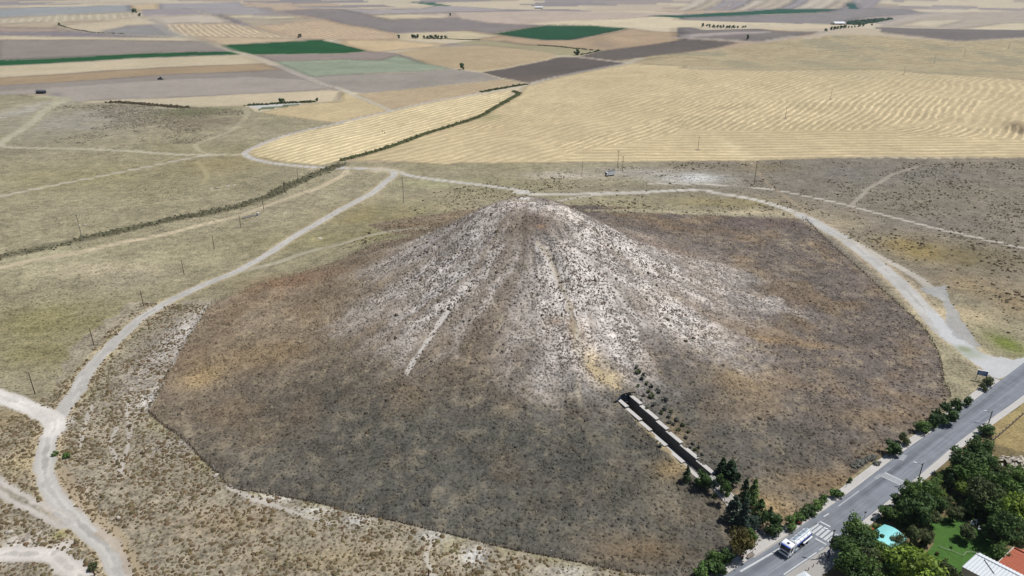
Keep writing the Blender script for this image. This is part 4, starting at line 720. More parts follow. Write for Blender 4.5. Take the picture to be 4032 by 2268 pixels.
tagd(MB().sheet(pts).build('plaza', M['paving']), 'small paved plaza at the foot of the entrance path', 'pavement', kind='structure')
def quad_line(q0, q1, wdt, z=0.062):
    a, b = atz(q0, z), atz(q1, z); d = (b - a).normalized(); n = Vector((-d.y, d.x, 0)) * wdt / 2
    return [a - n, b - n, b + n, a + n]
def mark(nm, q0, q1, w_, mat='paint', z=0.062, br=1):
    a = Vector(q0); b = Vector(q1)
    for i in range(br): MB().sheet(quad_line(a.lerp(b, i / br + 0.0), a.lerp(b, (i + (0.8 if br > 1 else 1)) / br), w_, z)).build(nm, M[mat], road)
c5 = lambda *p: px('5', p)
for a, b in (((1355, 950), (1460, 875)), ((1395, 975), (1500, 895)), ((1440, 1000), (1540, 915)), ((1485, 1025), (1585, 940)), ((1525, 1050), (1630, 965)), ((1565, 1070), (1670, 990))):
    mark('crosswalk_bar', *c5(a, b), 0.62)
mark('stop_line', *c5((1475, 845), (1592, 906)), 0.45); mark('stop_line', *c5((1428, 1034), (1548, 1101)), 0.45)
mark('lane_line', *c5((1520, 795), (1577, 760)), 0.3); mark('lane_line', *c5((1680, 680), (1910, 510)), 0.16)
mark('edge_line', *c5((600, 1400), (1040, 1145)), 0.45, 'paint'); mark('edge_line', *c5((1340, 942), (1482, 848)), 0.14); mark('edge_line', *c5((1080, 1432), (1440, 1190)), 0.28); mark('edge_line', *c5((1470, 1165), (1517, 1134)), 0.2)
mark('edge_line', *c5((1930, 500), (2300, 230)), 0.14, 'worn'); mark('edge_line', *c5((880, 1440), (1290, 1170)), 0.12, 'worn')
MB().sheet([atz(q, 0.060) for q in px('6', [(365, 345), (430, 300), (655, 410), (600, 450)])]).build('speed_hump_marking', M['worn'], road)
mark('hump_line', *px('6', [(420, 308), (650, 412)]), 0.25); mark('hump_line', *px('6', [(372, 343), (598, 446)]), 0.2)
MB().sheet([atz(q, 0.060) for q in px('6', [(560, 165), (622, 108), (676, 122), (630, 178)])]).build('worn_marking', M['worn'], road)
MB().sheet([atz(q, 0.059) for q in px('6', [(300, 372), (365, 320), (410, 335), (345, 385)])]).build('worn_marking', M['worn'], road)
# ------------------------------------------------------------------ entrance passage
FZ0, FZ1 = 1.6, 0.9
def pw(s, n, z): v = pax0 + PDIR * s + PNRM * n; return Vector((v.x, v.y, z))
pas = thing('entrance_passage', pw(PLEN / 2, 0, FZ0), 'straight concrete walled entrance passage cut into the front of the mound', 'passage')
inv = Matrix.Translation(-Vector(pas.location))
def pbuild(mb, name, mat, bev=0.0):
    for v in mb.v: v -= Vector(pas.location)
    return mb.build(name, mat, pas, bev=bev)
def pbox(s0, s1, n0, n1, z0, z1):
    mb = MB(); vs = [pw(s, n, z) for z in (z0, z1) for s, n in ((s0, n0), (s1, n0), (s1, n1), (s0, n1))]
    return mb.add(vs, [(0, 3, 2, 1), (4, 5, 6, 7), (0, 1, 5, 4), (1, 2, 6, 5), (2, 3, 7, 6), (3, 0, 4, 7)])
pbuild(MB().sheet([pw(-0.5, -PHALF - .05, FZ0), pw(PLEN + 1, -PHALF - .05, FZ1), pw(PLEN + 1, PHALF + .05, FZ1), pw(-0.5, PHALF + .05, FZ0)]), 'floor', M['concd'])
brk_r = [0, 0.135, 0.35, 0.475, 0.645, 0.83, 1.0]; brk_l = [0, 0.12, 0.30, 0.43, 0.62, 0.82, 1.0]
for sg, brk in ((1, brk_r), (-1, brk_l)):
    for k in range(6):
        s0, s1 = brk[k] * PLEN, brk[k + 1] * PLEN; a, b = sorted((sg * PHALF, sg * (PHALF + CAPW)))
        w_ = pbuild(pbox(s0, s1 - 0.02, a, b, 0.2, CAPZ[k] - 0.22), 'wall_segment', M['concd'])
        a, b = sorted((sg * (PHALF - 0.06), sg * (PHALF + CAPW + 0.08))); cmb = pbox(s0 + 0.01, s1 + 0.05, a, b, CAPZ[k] - 0.217, CAPZ[k])
        for v in cmb.v: v -= Vector(pas.location)
        cmb.build('coping', M['conc'], w_, bev=0.03)
# portal: splayed head wall of dark metal with a pale rim
zt = CAPZ[0]
top = [pw(1.0, -PHALF - 2.4, zt + 0.5), pw(-0.3, -PHALF + 0.4, zt + 1.25), pw(-0.3, PHALF - 0.2, zt + 1.25), pw(0.1, PHALF + 2.2, zt + 1.0)]
bot = [pw(0.9, -PHALF - 0.2, zt - 1.2), pw(-0.3, -PHALF + 0.4, FZ0), pw(-0.3, PHALF - 0.2, FZ0), pw(0.1, PHALF + 0.3, zt - 1.0)]
mb = MB(); bk = [v - PDIR * 0.35 for v in top + bot]
mb.add(top + bot + bk, [(0, 1, 5, 4), (1, 2, 6, 5), (2, 3, 7, 6), (8, 12, 13, 9), (9, 13, 14, 10), (10, 14, 15, 11), (0, 8, 9, 1), (1, 9, 10, 2), (2, 10, 11, 3), (0, 4, 12, 8), (3, 11, 15, 7), (4, 5, 13, 12), (5, 6, 14, 13), (6, 7, 15, 14)])
head = pbuild(mb, 'portal_wall', M['slate'])
def pchild(mb, name, mat, par):
    for v in mb.v: v -= Vector(pas.location)
    return mb.build(name, mat, par)
pchild(MB().tube([v + Vector((0, 0, 0.05)) for v in top], 0.13, 6), 'coping_rim', M['woodl'], head)
pchild(pbox(-0.22, -0.16, -PHALF + 0.55, PHALF - 0.35, FZ0 + 0.02, FZ0 + 3.3), 'gate', M['slate'], head)
for nn in (-0.35, 0.35): pchild(MB().tube([pw(-0.12, nn, FZ0 + 0.2), pw(-0.12, nn, FZ0 + 4.2)], 0.04, 5), 'gate_bar', M['steel'], head)
pchild(MB().tube([pw(-0.05, 0.2, zt + 0.75), pw(0.12, 0.2, zt + 0.7)], 0.16, 8), 'portal_lamp', M['insul'], head)
pchild(MB().tube([pw(0.5, -1.2, FZ0 + 2.9), pw(0.5, 1.0, FZ0 + 2.9)], 0.07, 6), 'barrier_rail', M['steel'], head)
# path from the passage to the plaza
PA = [g3(q) for q in c5((330, 440), (420, 540), (520, 660), (610, 780), (700, 900), (800, 1010))]
pa = np.array([(pw(PLEN + 0.3, 0, 0).x, pw(PLEN + 0.3, 0, 0).y)] + [(p.x, p.y) for p in PA[1:]]); pa = smooth(pa, 5)
paz = np.maximum(hgt(pa[:, 0], pa[:, 1]) + 0.12, np.linspace(FZ1 + 0.02, 0.12, len(pa)))
pl, pr = offset(pa, 1.5), offset(pa, -1.5); pl2, pr2 = offset(pa, 1.85), offset(pa, -1.85)
mb = MB()
for i in range(len(pa) - 1): mb.add([(*pr[i], paz[i]), (*pl[i], paz[i]), (*pl[i + 1], paz[i + 1]), (*pr[i + 1], paz[i + 1])], [(0, 1, 2, 3)])
pth = tagd(mb.build('entrance_path', M['paving']), 'narrow paved path leading down from the passage to the plaza', 'path', kind='structure')
for a, b in ((pl, pl2), (pr2, pr)):
    mb = MB()
    for i in range(len(pa) - 1):
        z = (paz[i] + 0.12, paz[i + 1] + 0.12)
        mb.add([(*a[i], z[0] - 1), (*b[i], z[0] - 1), (*b[i + 1], z[1] - 1), (*a[i + 1], z[1] - 1), (*a[i], z[0]), (*b[i], z[0]), (*b[i + 1], z[1]), (*a[i + 1], z[1])], [(4, 5, 6, 7), (0, 1, 5, 4), (3, 2, 6, 7), (1, 2, 6, 5), (0, 3, 7, 4)])
    mb.build('path_edging', M['conc'], pth)
# ------------------------------------------------------------------ perimeter fence
FP = [np.array(p) for p in np.vstack([fl_[::-1][:-1], fn])]
def walk(line, step):
    line = np.asarray(line); seg = np.hypot(*(line[1:] - line[:-1]).T); cs = np.concatenate([[0], np.cumsum(seg)]); r = []
    for t in np.arange(0, cs[-1], step):
        i = min(np.searchsorted(cs, t, 'right') - 1, len(seg) - 1); r.append(line[i] + (line[i + 1] - line[i]) * (t - cs[i]) / seg[i])
    return r + [line[-1]]
def fence(line, label, step=2.6, hgt_=1.35, white_every=18):
    ps = walk(line, step); o = thing('wire_fence', (*ps[0], hz(*ps[0])), label, 'fence'); L0 = Vector(o.location)
    dark = MB().box((0, 0, hgt_ / 2 - 0.1), (0.09, 0.09, hgt_ + 0.2)).build('post', M['rust'], o); wht = MB().box((0, 0, 0.75), (0.2, 0.2, 1.9)).build('corner_post', M['whitepost'], o)
    fd = fw = True; Z = hgt(np.array([p[0] for p in ps]), np.array([p[1] for p in ps])); pts = []
    for i, p in enumerate(ps):
        loc = Vector((*p, Z[i])) - L0; pts.append(loc)
        if i % white_every == 3:
            c = wht if fw else dup_part(wht, o); fw = False
        else:
            c = dark if fd else dup_part(dark, o); fd = False
        c.location = loc; c.rotation_euler = (rng.normal(0, 0.05), rng.normal(0, 0.05), rng.uniform(0, 1))
    for h in (0.35, 0.8, 1.25): MB().tube([v + Vector((0, 0, h)) for v in pts], 0.018, 3, False).build('wire', M['rust'], o)
    return o
fence(FP, 'long wire fence with thin dark posts round the left and front of the mound')
fence(fr, 'wire fence down the right side of the mound beside the gravel road', 3.2)
fence(fb, 'wire fence along the back of the mound below the grassy path', 4.0)
d, _ = 0, 0
# ------------------------------------------------------------------ trees
def mat_leaf(name, c1, c2):
    m, nt, b = newmat(name); oi = N(nt, 'ShaderNodeObjectInfo').outputs['Random']; geo = N(nt, 'ShaderNodeNewGeometry').outputs['Position']; at = N(nt, 'ShaderNodeAttribute', attribute_name='shade').outputs['Fac']
    n = noise(nt, geo, 0.9, 3, 0.6); mx = N(nt, 'ShaderNodeMix', data_type='RGBA'); mx.inputs[6].default_value = tuple(c1) + (1,); mx.inputs[7].default_value = tuple(c2) + (1,)
    t = mth(nt, 'ADD', mth(nt, 'MULTIPLY', n, 0.9), mth(nt, 'SUBTRACT', mth(nt, 'MULTIPLY', oi, 0.6), 0.25), True); nt.links.new(t, mx.inputs[0])
    nt.links.new(vmul(nt, mx.outputs[2], at), b.inputs['Base Color']); b.inputs['Roughness'].default_value = 0.6; b.inputs['Specular IOR Level'].default_value = 0.25
    tr = N(nt, 'ShaderNodeBsdfTranslucent'); nt.links.new(vmul(nt, mx.outputs[2], at), tr.inputs[0]); ms = N(nt, 'ShaderNodeMixShader'); ms.inputs[0].default_value = 0.25
    nt.links.new(b.outputs[0], ms.inputs[1]); nt.links.new(tr.outputs[0], ms.inputs[2]); nt.links.new(ms.outputs[0], [x for x in nt.nodes if x.type == 'OUTPUT_MATERIAL'][0].inputs[0])
    return m
LEAF = dict(dark=mat_leaf('leaf_dark', (0.036, 0.07, 0.02), (0.078, 0.135, 0.034)), mid=mat_leaf('leaf_mid', (0.058, 0.115, 0.026), (0.125, 0.195, 0.045)), bright=mat_leaf('leaf_bright', (0.1, 0.17, 0.022), (0.22, 0.29, 0.04)), olive=mat_leaf('leaf_olive', (0.062, 0.082, 0.03), (0.115, 0.135, 0.05)), autumn=mat_leaf('leaf_autumn', (0.07, 0.07, 0.018), (0.15, 0.11, 0.03)), pine=mat_leaf('needle_dark', (0.02, 0.045, 0.018), (0.045, 0.08, 0.028)), blue=mat_leaf('needle_blue', (0.035, 0.06, 0.045), (0.06, 0.09, 0.06)), sage=mat_leaf('leaf_sage', (0.12, 0.125, 0.10), (0.22, 0.215, 0.175)))
def leafmesh(P, Nrm, size, shade, seed):
    r = np.random.default_rng(seed); n = len(P); a = Nrm + r.normal(0, 0.45, (n, 3)); a /= np.linalg.norm(a, axis=1)[:, None]
    t = np.cross(a, r.normal(0, 1, (n, 3))); t /= np.linalg.norm(t, axis=1)[:, None]; b = np.cross(a, t); s = (size * r.uniform(0.6, 1.4, n))[:, None]
    V = np.stack([P - t * s, P + b * s * 0.55, P + t * s, P - b * s * 0.55], 1).reshape(-1, 3)
    me = bpy.data.meshes.new('crown'); F_ = np.arange(n * 4).reshape(-1, 4)
    me.vertices.add(n * 4); me.vertices.foreach_set('co', V.astype(np.float32).ravel()); me.loops.add(n * 4); me.loops.foreach_set('vertex_index', F_.astype(np.int32).ravel()); me.polygons.add(n); me.polygons.foreach_set('loop_start', np.arange(0, n * 4, 4, dtype=np.int32)); me.update(calc_edges=True)
    me.attributes.new('shade', 'FLOAT', 'POINT').data.foreach_set('value', np.repeat(shade, 4).astype(np.float32)); return me
def crown_round(seed, n=1500, asp=0.85, base=0.28, lobes=16, leaf=0.075):
    """unit tree: height 1, crown radius 0.5*..."""
    r = np.random.default_rng(seed); C = []
    for _ in range(lobes):
        v = r.normal(0, 1, 3); v /= np.linalg.norm(v); C.append((v * r.uniform(0.3, 0.8) * np.array([1, 1, 0.95]), r.uniform(0.2, 0.46)))
    P = []; Nn = []; sh = []
    per = n // lobes
    for c, q in C:
        v = r.normal(0, 1, (per, 3)); v /= np.linalg.norm(v, axis=1)[:, None]; d = (0.55 + 0.55 * r.beta(2, 1.6, per) + 0.25 * (r.random(per) < 0.12))[:, None]
        P.append(c + v * q * d); Nn.append(v + np.array([0, 0, 0.3])); sh.append(np.full(per, r.uniform(0.7, 1.35)) * r.uniform(0.6, 1.4, per))
    P = np.concatenate(P); Nn = np.concatenate(Nn); sh = np.concatenate(sh)
    zc = base + (1 - base) / 2; P[:, 2] *= (1 - base) / 2 / 0.95; P[:, :2] *= 0.5; P[:, 2] += zc
    return leafmesh(P, Nn, leaf * 0.62, sh, seed + 1)
def crown_cone(seed, n=1300, base=0.1, wid=0.24, leaf=0.05, droop=0.25):
    r = np.random.default_rng(seed); P = []; Nn = []; sh = []; lay = 15
    for k in range(lay):
        z0 = base + (1 - base) * (k / lay) ** 0.95; R_ = wid * (1 - (k / lay)) ** 0.85 + 0.012; nb = max(5, int(11 * (1 - k / lay)) + 3)
        for b_ in range(nb):
            a = r.uniform(0, 6.28); Lb = R_ * r.uniform(0.7, 1.15); m_ = max(4, int(n / lay / nb))
            t = np.sqrt(r.uniform(0.02, 1, m_)); x = Lb * t; wv = r.normal(0, 0.10 * Lb, m_); z = z0 - droop * x * t + r.normal(0, 0.012, m_)
            P.append(np.stack([x * math.cos(a) - wv * math.sin(a), x * math.sin(a) + wv * math.cos(a), z], 1)); Nn.append(np.tile([math.cos(a) * 0.5, math.sin(a) * 0.5, 0.8], (m_, 1))); sh.append(np.full(m_, r.uniform(0.75, 1.2)) * (0.8 + 0.4 * t))
    return leafmesh(np.concatenate(P), np.concatenate(Nn), leaf * 0.6, np.concatenate(sh), seed + 1)
def trunk_mesh(seed, top=0.6, rb=0.03, limbs=5):
    r = np.random.default_rng(seed); mb = MB(); bend = r.normal(0, 0.03, 2)
    mb.tube([(0, 0, -0.04), (bend[0] * .5, bend[1] * .5, top * 0.5), (bend[0], bend[1], top)], [rb * 1.25, rb * 0.9, rb * 0.45], 7)
    for _ in range(limbs):
        a = r.uniform(0, 6.28); z = r.uniform(0.3, 0.85) * top; L = r.uniform(0.16, 0.32)
        mb.tube([(bend[0] * z / top, bend[1] * z / top, z), (math.cos(a) * L * 0.5, math.sin(a) * L * 0.5, z + L * 0.35), (math.cos(a) * L, math.sin(a) * L, z + L * 0.75)], [rb * 0.5, rb * 0.32, rb * 0.12], 5)
    o = mb.build('trunk', M['bark']); me = o.data; bpy.data.objects.remove(o); return me
CR = dict(round=[crown_round(300 + i, 2800, lobes=20, leaf=0.066) for i in range(5)], bush=[crown_round(330 + i, 1100, base=0.02, lobes=11, leaf=0.1) for i in range(3)], cone=[crown_cone(350 + i, 1900, base=0.14, wid=0.25) for i in range(3)], cyp=[crown_cone(370 + i, 1700, base=0.04, wid=0.3, droop=-0.7, leaf=0.055) for i in range(2)], pine=[crown_round(390 + i, 900, base=0.38, lobes=9, leaf=0.085) for i in range(2)], far=[crown_round(410 + i, 260, base=0.1, lobes=8, leaf=0.2) for i in range(2)])
TK = dict(round=[trunk_mesh(500 + i, 0.62, 0.026, 6) for i in range(3)], bush=[trunk_mesh(510, 0.4, 0.03, 6)], cone=[trunk_mesh(520, 0.9, 0.018, 3)], cyp=[trunk_mesh(521, 0.85, 0.02, 3)], pine=[trunk_mesh(530, 0.7, 0.02, 4)], far=[trunk_mesh(540, 0.5, 0.04, 2)])
cnt = {}
CMESH = {}
def tree(name, pos, h, wid, kind, leaf, label, cat='tree', group=None):
    k = cnt.get(kind, 0); cnt[kind] = k + 1
    o = thing(name, pos, label, cat, rng.uniform(0, 6.28), group)
    base = CR[kind][k % len(CR[kind])]; key = (base.name, leaf)
    if key not in CMESH:
        me = base.copy(); me.materials.clear(); me.materials.append(LEAF[leaf]); CMESH[key] = me
    ref = {'round': 1.0, 'bush': 1.0, 'cone': 0.36, 'cyp': 0.5, 'pine': 1.0, 'far': 1.0}[kind]
    c = bpy.data.objects.new('crown', CMESH[key]); COL.objects.link(c); c.parent = o; f1, f2 = (rng.uniform(0.82, 1.2), rng.uniform(0.8, 1.2)) if kind in ('bush', 'round') else (1, 1); c.scale = (wid / ref * f1, wid / ref * f2, h * rng.uniform(0.88, 1.12))
    t = bpy.data.objects.new('trunk', TK[kind][k % len(TK[kind])]); COL.objects.link(t); t.parent = o; t.scale = (max(wid / ref * 0.8, h * 0.6),) * 2 + (h,)
    return o
def zc_of(p): return p[1] * CT - (p[2] - H_CAM) * ST
def tpx(cr, base, toppx, wpx, name, kind, leaf, label, cat='tree', group=None):
    """tree from its base and top pixels (crop coordinates) and crown width"""
    s = XCR[cr][2]; b = g3(px(cr, [base])[0]); zc = zc_of(b); el = math.atan2(H_CAM, math.hypot(b.x, b.y))
    h = max((base[1] - toppx[1]) * s * zc / F_PX / math.cos(el) * 0.97, 0.6); w_ = wpx * s * zc / F_PX * (1.38 if kind == 'bush' else 1.2)
    return tree(name, b, h, w_, kind, leaf, label, cat, group)
T5 = [((5, 402), (20, 215), 70, 'conifer', 'cone', 'pine', 'slim dark conifer left of the end of the left passage wall'), ((100, 490), (110, 380), 46, 'pine_tree', 'pine', 'mid', 'tiny thin pine beside the left passage wall end'),
 ((200, 485), (205, 315), 155, 'broadleaf_tree', 'bush', 'dark', 'round dark tree growing at the very mouth of the passage'), ((303, 545), (325, 370), 90, 'pine_tree', 'pine', 'blue', 'thin trunked grey green pine on the left edge of the path below the passage'),
 ((395, 330), (408, 122), 95, 'conifer', 'cone', 'pine', 'left of the two tall conifers standing together behind the passage end'), ((480, 400), (490, 135), 150, 'conifer', 'cone', 'pine', 'right and broader of the two tall conifers behind the passage end'),
 ((370, 420), (370, 320), 95, 'bush', 'bush', 'dark', 'dark bush at the feet of the paired conifers'), ((558, 462), (572, 305), 75, 'conifer', 'pine', 'pine', 'small conifer right of the paired tall ones'),
 ((420, 545), (430, 385), 125, 'broadleaf_tree', 'round', 'dark', 'rounded dark tree right of the path beside the paired conifers'), ((420, 662), (465, 450), 110, 'pine_tree', 'pine', 'mid', 'pale green pine with a long bare trunk beside the path'),
 ((305, 658), (318, 535), 66, 'pine_tree', 'pine', 'pine', 'small lone pine on the dry grass left of the path'), ((628, 655), (660, 362), 95, 'conifer', 'cone', 'pine', 'slender conifer with bare lower trunk right of the path'),
 ((738, 612), (770, 385), 95, 'conifer', 'cone', 'mid', 'tall pointed conifer farthest right in the group by the path'), ((515, 842), (548, 560), 140, 'conifer', 'cone', 'blue', 'big dense conifer left of the path halfway down'),
 ((625, 945), (668, 615), 120, 'conifer', 'cone', 'blue', 'tallest bluish conifer over the lower path'), ((735, 735), (738, 600), 90, 'cypress', 'cyp', 'dark', 'narrow dark cypress behind the broad one'),
 ((795, 862), (800, 620), 150, 'cypress', 'cyp', 'dark', 'broad dark cypress between the path and the big round tree'), ((715, 925), (742, 780), 160, 'pine_tree', 'round', 'blue', 'spreading grey green pine over the lower path'),
 ((945, 965), (932, 745), 180, 'broadleaf_tree', 'bush', 'dark', 'big round dark tree shading the plaza'), ((925, 800), (922, 690), 60, 'conifer', 'cone', 'pine', 'small conifer tip behind the big round plaza tree'),
 ((600, 1235), (600, 945), 290, 'broadleaf_tree', 'round', 'autumn', 'large yellowing tree beside the lower bench'), ((705, 1110), (712, 940), 130, 'broadleaf_tree', 'round', 'mid', 'green tree tucked behind the large yellowing tree'),
 ((430, 1290), (420, 1160), 170, 'bush', 'bush', 'dark', 'dark shrub left of the lower bench'), ((310, 1330), (320, 1180), 150, 'bush', 'bush', 'mid', 'green shrub second left of the lower bench'), ((230, 1420), (240, 1260), 170, 'bush', 'bush', 'mid', 'leafy shrub at the bottom edge left of the road'), ((360, 1440), (350, 1290), 190, 'bush', 'bush', 'dark', 'dark leafy shrub at the bottom edge beside the road'), ((160, 1470), (160, 1380), 130, 'bush', 'bush', 'mid', 'lowest shrub touching the bottom edge left of the road'),
 ((1145, 915), (1150, 790), 140, 'bush', 'bush', 'mid', 'first shrub of the kerbside row, nearest the plaza'), ((1225, 850), (1230, 745), 120, 'bush', 'bush', 'mid', 'second shrub of the kerbside row from the plaza'), ((1300, 810), (1305, 705), 130, 'bush', 'bush', 'dark', 'third shrub of the kerbside row from the plaza'), ((1375, 765), (1375, 665), 120, 'bush', 'bush', 'dark', 'fourth shrub of the kerbside row from the plaza'), ((1445, 705), (1445, 610), 120, 'bush', 'bush', 'mid', 'fifth shrub of the kerbside row from the plaza'), ((1510, 645), (1510, 560), 105, 'bush', 'bush', 'mid', 'last shrub of the kerbside row from the plaza'),
 ((1650, 585), (1650, 488), 100, 'bush', 'bush', 'mid', 'lone round shrub above the kerbside row'), ((1803, 420), (1803, 350), 42, 'bush', 'bush', 'mid', 'small sapling by the pavement above the lone shrub')]
for b, t, w_, nm, kd, lf, lb in T5: tpx('5', b, t, w_, nm, kd, lf, lb, 'bush' if nm == 'bush' else 'tree')
T7 = [((1560, 470), (1545, 365), 120, 'bush', 'bush', 'olive', 'yellowish bush in front of the blue sign'), ((1500, 520), (1500, 440), 80, 'bush', 'bush', 'olive', 'small olive bush below the blue sign'), ((1325, 690), (1325, 585), 92, 'bush', 'bush', 'dark', 'single dark bush above the large roadside clump'), ((1210, 745), (1205, 595), 120, 'bush', 'bush', 'dark', 'dark tree at the upper end of the large roadside clump'), ((1075, 880), (1075, 655), 210, 'broadleaf_tree', 'bush', 'dark', 'largest dark tree of the roadside clump'), ((935, 940), (930, 760), 145, 'broadleaf_tree', 'bush', 'dark', 'middle dark tree of the roadside clump'), ((835, 985), (835, 850), 135, 'bush', 'bush', 'mid', 'lowest green bush of the roadside clump'), ((620, 1110), (620, 985), 130, 'bush', 'bush', 'olive', 'thin olive bush between the roadside clump and the speed hump'), ((510, 1240), (505, 1090), 155, 'bush', 'bush', 'dark', 'dark bush on the pavement edge above the speed hump'),
 ((1545, 1010), (1540, 885), 150, 'bush', 'bush', 'dark', 'dark bush under the farthest street lamp')]
for b, t, w_, nm, kd, lf, lb in T7: tpx('7', b, t, w_, nm, kd, lf, lb, 'bush' if nm == 'bush' else 'tree')
def tcrown(cr, c, wpx, leaf, label, asp=1.15, kind='round', zmid=None):
    """tree from crown centre pixel and crown width"""
    s = XCR[cr][2]; q = px(cr, [c])[0]; p = atz(q, 3.0); w_ = wpx * s * zc_of(p) / F_PX; h = w_ * asp; p = atz(q, h * (0.62 if kind == 'round' else 0.5)); p.z = 0
    return tree('bush' if kind == 'bush' else 'broadleaf_tree', p, h, w_, kind, leaf, label, 'bush' if kind == 'bush' else 'tree')
T6 = [((1460, 50), 260, 'dark', 'dark tree at the roadside end of the garden grove'), ((1330, 170), 270, 'dark', 'broad dark tree below the roadside end of the grove'), ((1520, 210), 200, 'dark', 'dark tree left of the stone heap'), ((1400, 330), 230, 'mid', 'green tree under the dark roadside trees'),
 ((1700, 320), 190, 'olive', 'olive tree below the stone heap'), ((1870, 330), 220, 'mid', 'green tree right below the stone heap'), ((1290, 450), 150, 'bright', 'yellow green young tree behind the clipped hedge'), ((1500, 540), 250, 'olive', 'open tree with visible dark trunk over bare soil'), ((1720, 480), 240, 'mid', 'green tree right of the open trunked tree'), ((1920, 560), 230, 'mid', 'green tree at the right edge mid grove'),
 ((700, 560), 220, 'mid', 'green tree leaning over the pavement opposite the hump'), ((600, 610), 150, 'dark', 'dark tree at the pavement edge of the grove'), ((890, 520), 200, 'mid', 'green tree left of the clipped hedge'), ((800, 670), 260, 'dark', 'large dark tree in the middle of the roadside grove'), ((970, 660), 220, 'dark', 'dark tree above the lawn'), ((1090, 610), 200, 'olive', 'grey olive tree above the lawn'), ((1200, 740), 200, 'olive', 'dull olive tree at the top edge of the lawn'), ((1340, 700), 160, 'dark', 'deep green tree at the upper right of the lawn'),
 ((430, 730), 160, 'dark', 'dark small tree beside the pavement left of the canopy'), ((850, 800), 240, 'dark', 'dark tree between the canopy and the lawn'), ((700, 800), 180, 'dark', 'dark tree just above the turquoise canopy'),
 ((1660, 740), 300, 'mid', 'wide green tree right of the lawn'), ((1870, 760), 280, 'bright', 'yellow green tree at the right edge above the red roof'), ((1790, 930), 260, 'dark', 'dark tree above the red roofed house'), ((1560, 960), 190, 'dark', 'bluish dark tree on the right of the lawn'), ((1340, 950), 210, 'olive', 'leaning tree standing on the lawn'), ((1690, 1190), 160, 'mid', 'green tree squeezed against the red roof'),
 ((110, 960), 300, 'mid', 'large leafy tree overhanging the crossing'), ((60, 1120), 260, 'dark', 'dark tree beside the nearest street lamp'), ((210, 1120), 280, 'dark', 'dark tree below the large leafy one'), ((330, 1010), 190, 'dark', 'dark tree touching the left side of the canopy'), ((560, 1060), 170, 'olive', 'thin tree growing in front of the canopy'), ((80, 1300), 260, 'mid', 'green tree above the bottom edge beside the forecourt'), ((270, 1290), 240, 'olive', 'olive green tree in the bottom row'), ((730, 980), 220, 'olive', 'olive tree right of the canopy'), ((880, 1000), 220, 'olive', 'feathery olive tree at the left edge of the lawn'), ((440, 1230), 190, 'bright', 'small yellow green tree in the bottom row'),
 ((600, 1180), 200, 'dark', 'dark tree below the canopy'), ((720, 1320), 340, 'bright', 'bright yellow green tree at the bottom'), ((480, 1400), 230, 'mid', 'green tree at the bottom edge left of the bright one'), ((300, 1440), 200, 'mid', 'green tree cut by the bottom edge in the middle of the grove'), ((140, 1440), 220, 'dark', 'dark tree cut by the bottom edge beside the forecourt'), ((1120, 1440), 210, 'olive', 'grey olive tree left of the pale metal roof'), ((920, 1440), 170, 'mid', 'green tree cut by the bottom edge below the lawn'), ((1960, 900), 180, 'mid', 'green tree cut by the right edge above the red roof'), ((1960, 180 + 240), 180, 'mid', 'green tree cut by the right edge under the stone heap')]
for c, w_, lf, lb in T6: tcrown('6', c, w_ * (1.1 if 'overhanging the crossing' in lb else 1.0 if 'lawn' in lb else 1.08 if 'canopy' in lb else 1.45), lf, lb, 1.1)
for c, w_, lf, lb in [((1020, 1310), 90, 'bright', 'small yellow shrub on the lawn near the metal roof'), ((1100, 1270), 60, 'bright', 'second small yellow shrub on the lawn'), ((1060, 1360), 80, 'autumn', 'reddish shrub on the lawn near the metal roof'), ((1160, 1040 + 90), 40, 'mid', 'tiny seedling in the middle of the lawn'), ((1000, 1200), 50, 'autumn', 'small brown shrub at the left of the lawn')]: tcrown('6', c, w_, lf, lb, 0.8, 'bush')
gv = gp(px('6', [(230, 880), (520, 640), (900, 420), (1250, 150), (1420, -40), (1640, 120), (1700, 260), (1958, 330), (2050, 1100), (1850, 1120), (1640, 1060), (1330, 820), (1000, 780), (880, 830), (960, 1100), (860, 1250), (980, 1470), (0, 1520), (40, 1150)])); X, Y = sample(gv, 2600, lambda x, y, g: 0.25 + 0.75 * sstep(0.4, 0.6, fbm(x / 5, y / 5, 271, 3))); n = len(X); sz = rng.uniform(0.3, 0.9, n)
kk = np.hypot(X - 96, Y - 119) > 0; tufts('undergrowth', 'green undergrowth and low shrubs under the garden grove', X, Y, sz, sz * rng.uniform(0.8, 1.5, n), vary(S(78, 92, 46), n, 0.3), True, 'undergrowth')
for c, w_, lf, lb in [((760, 470), 120, 'mid', 'small green tree behind the pavement opposite the speed hump'), ((1010, 560), 150, 'bright', 'light green tree left of the grey olive tree'), ((1420, 640), 170, 'mid', 'green tree below the open trunked tree'), ((1600, 620), 200, 'mid', 'green tree between the open trunked tree and the wide one'), ((1780, 640), 200, 'bright', 'light green tree above the wide green tree'), ((540, 760), 170, 'mid', 'green tree above the turquoise sheet roof on the road side'), ((1580, 380), 180, 'dark', 'dark tree above the open trunked tree'), ((960, 800), 150, 'olive', 'small olive tree at the top left corner of the grass'), ((350, 1130), 220, 'mid', 'green tree in front of the large dark ones below the crossing')]: tcrown('6', c, w_ * 1.25, lf, lb, 1.1)
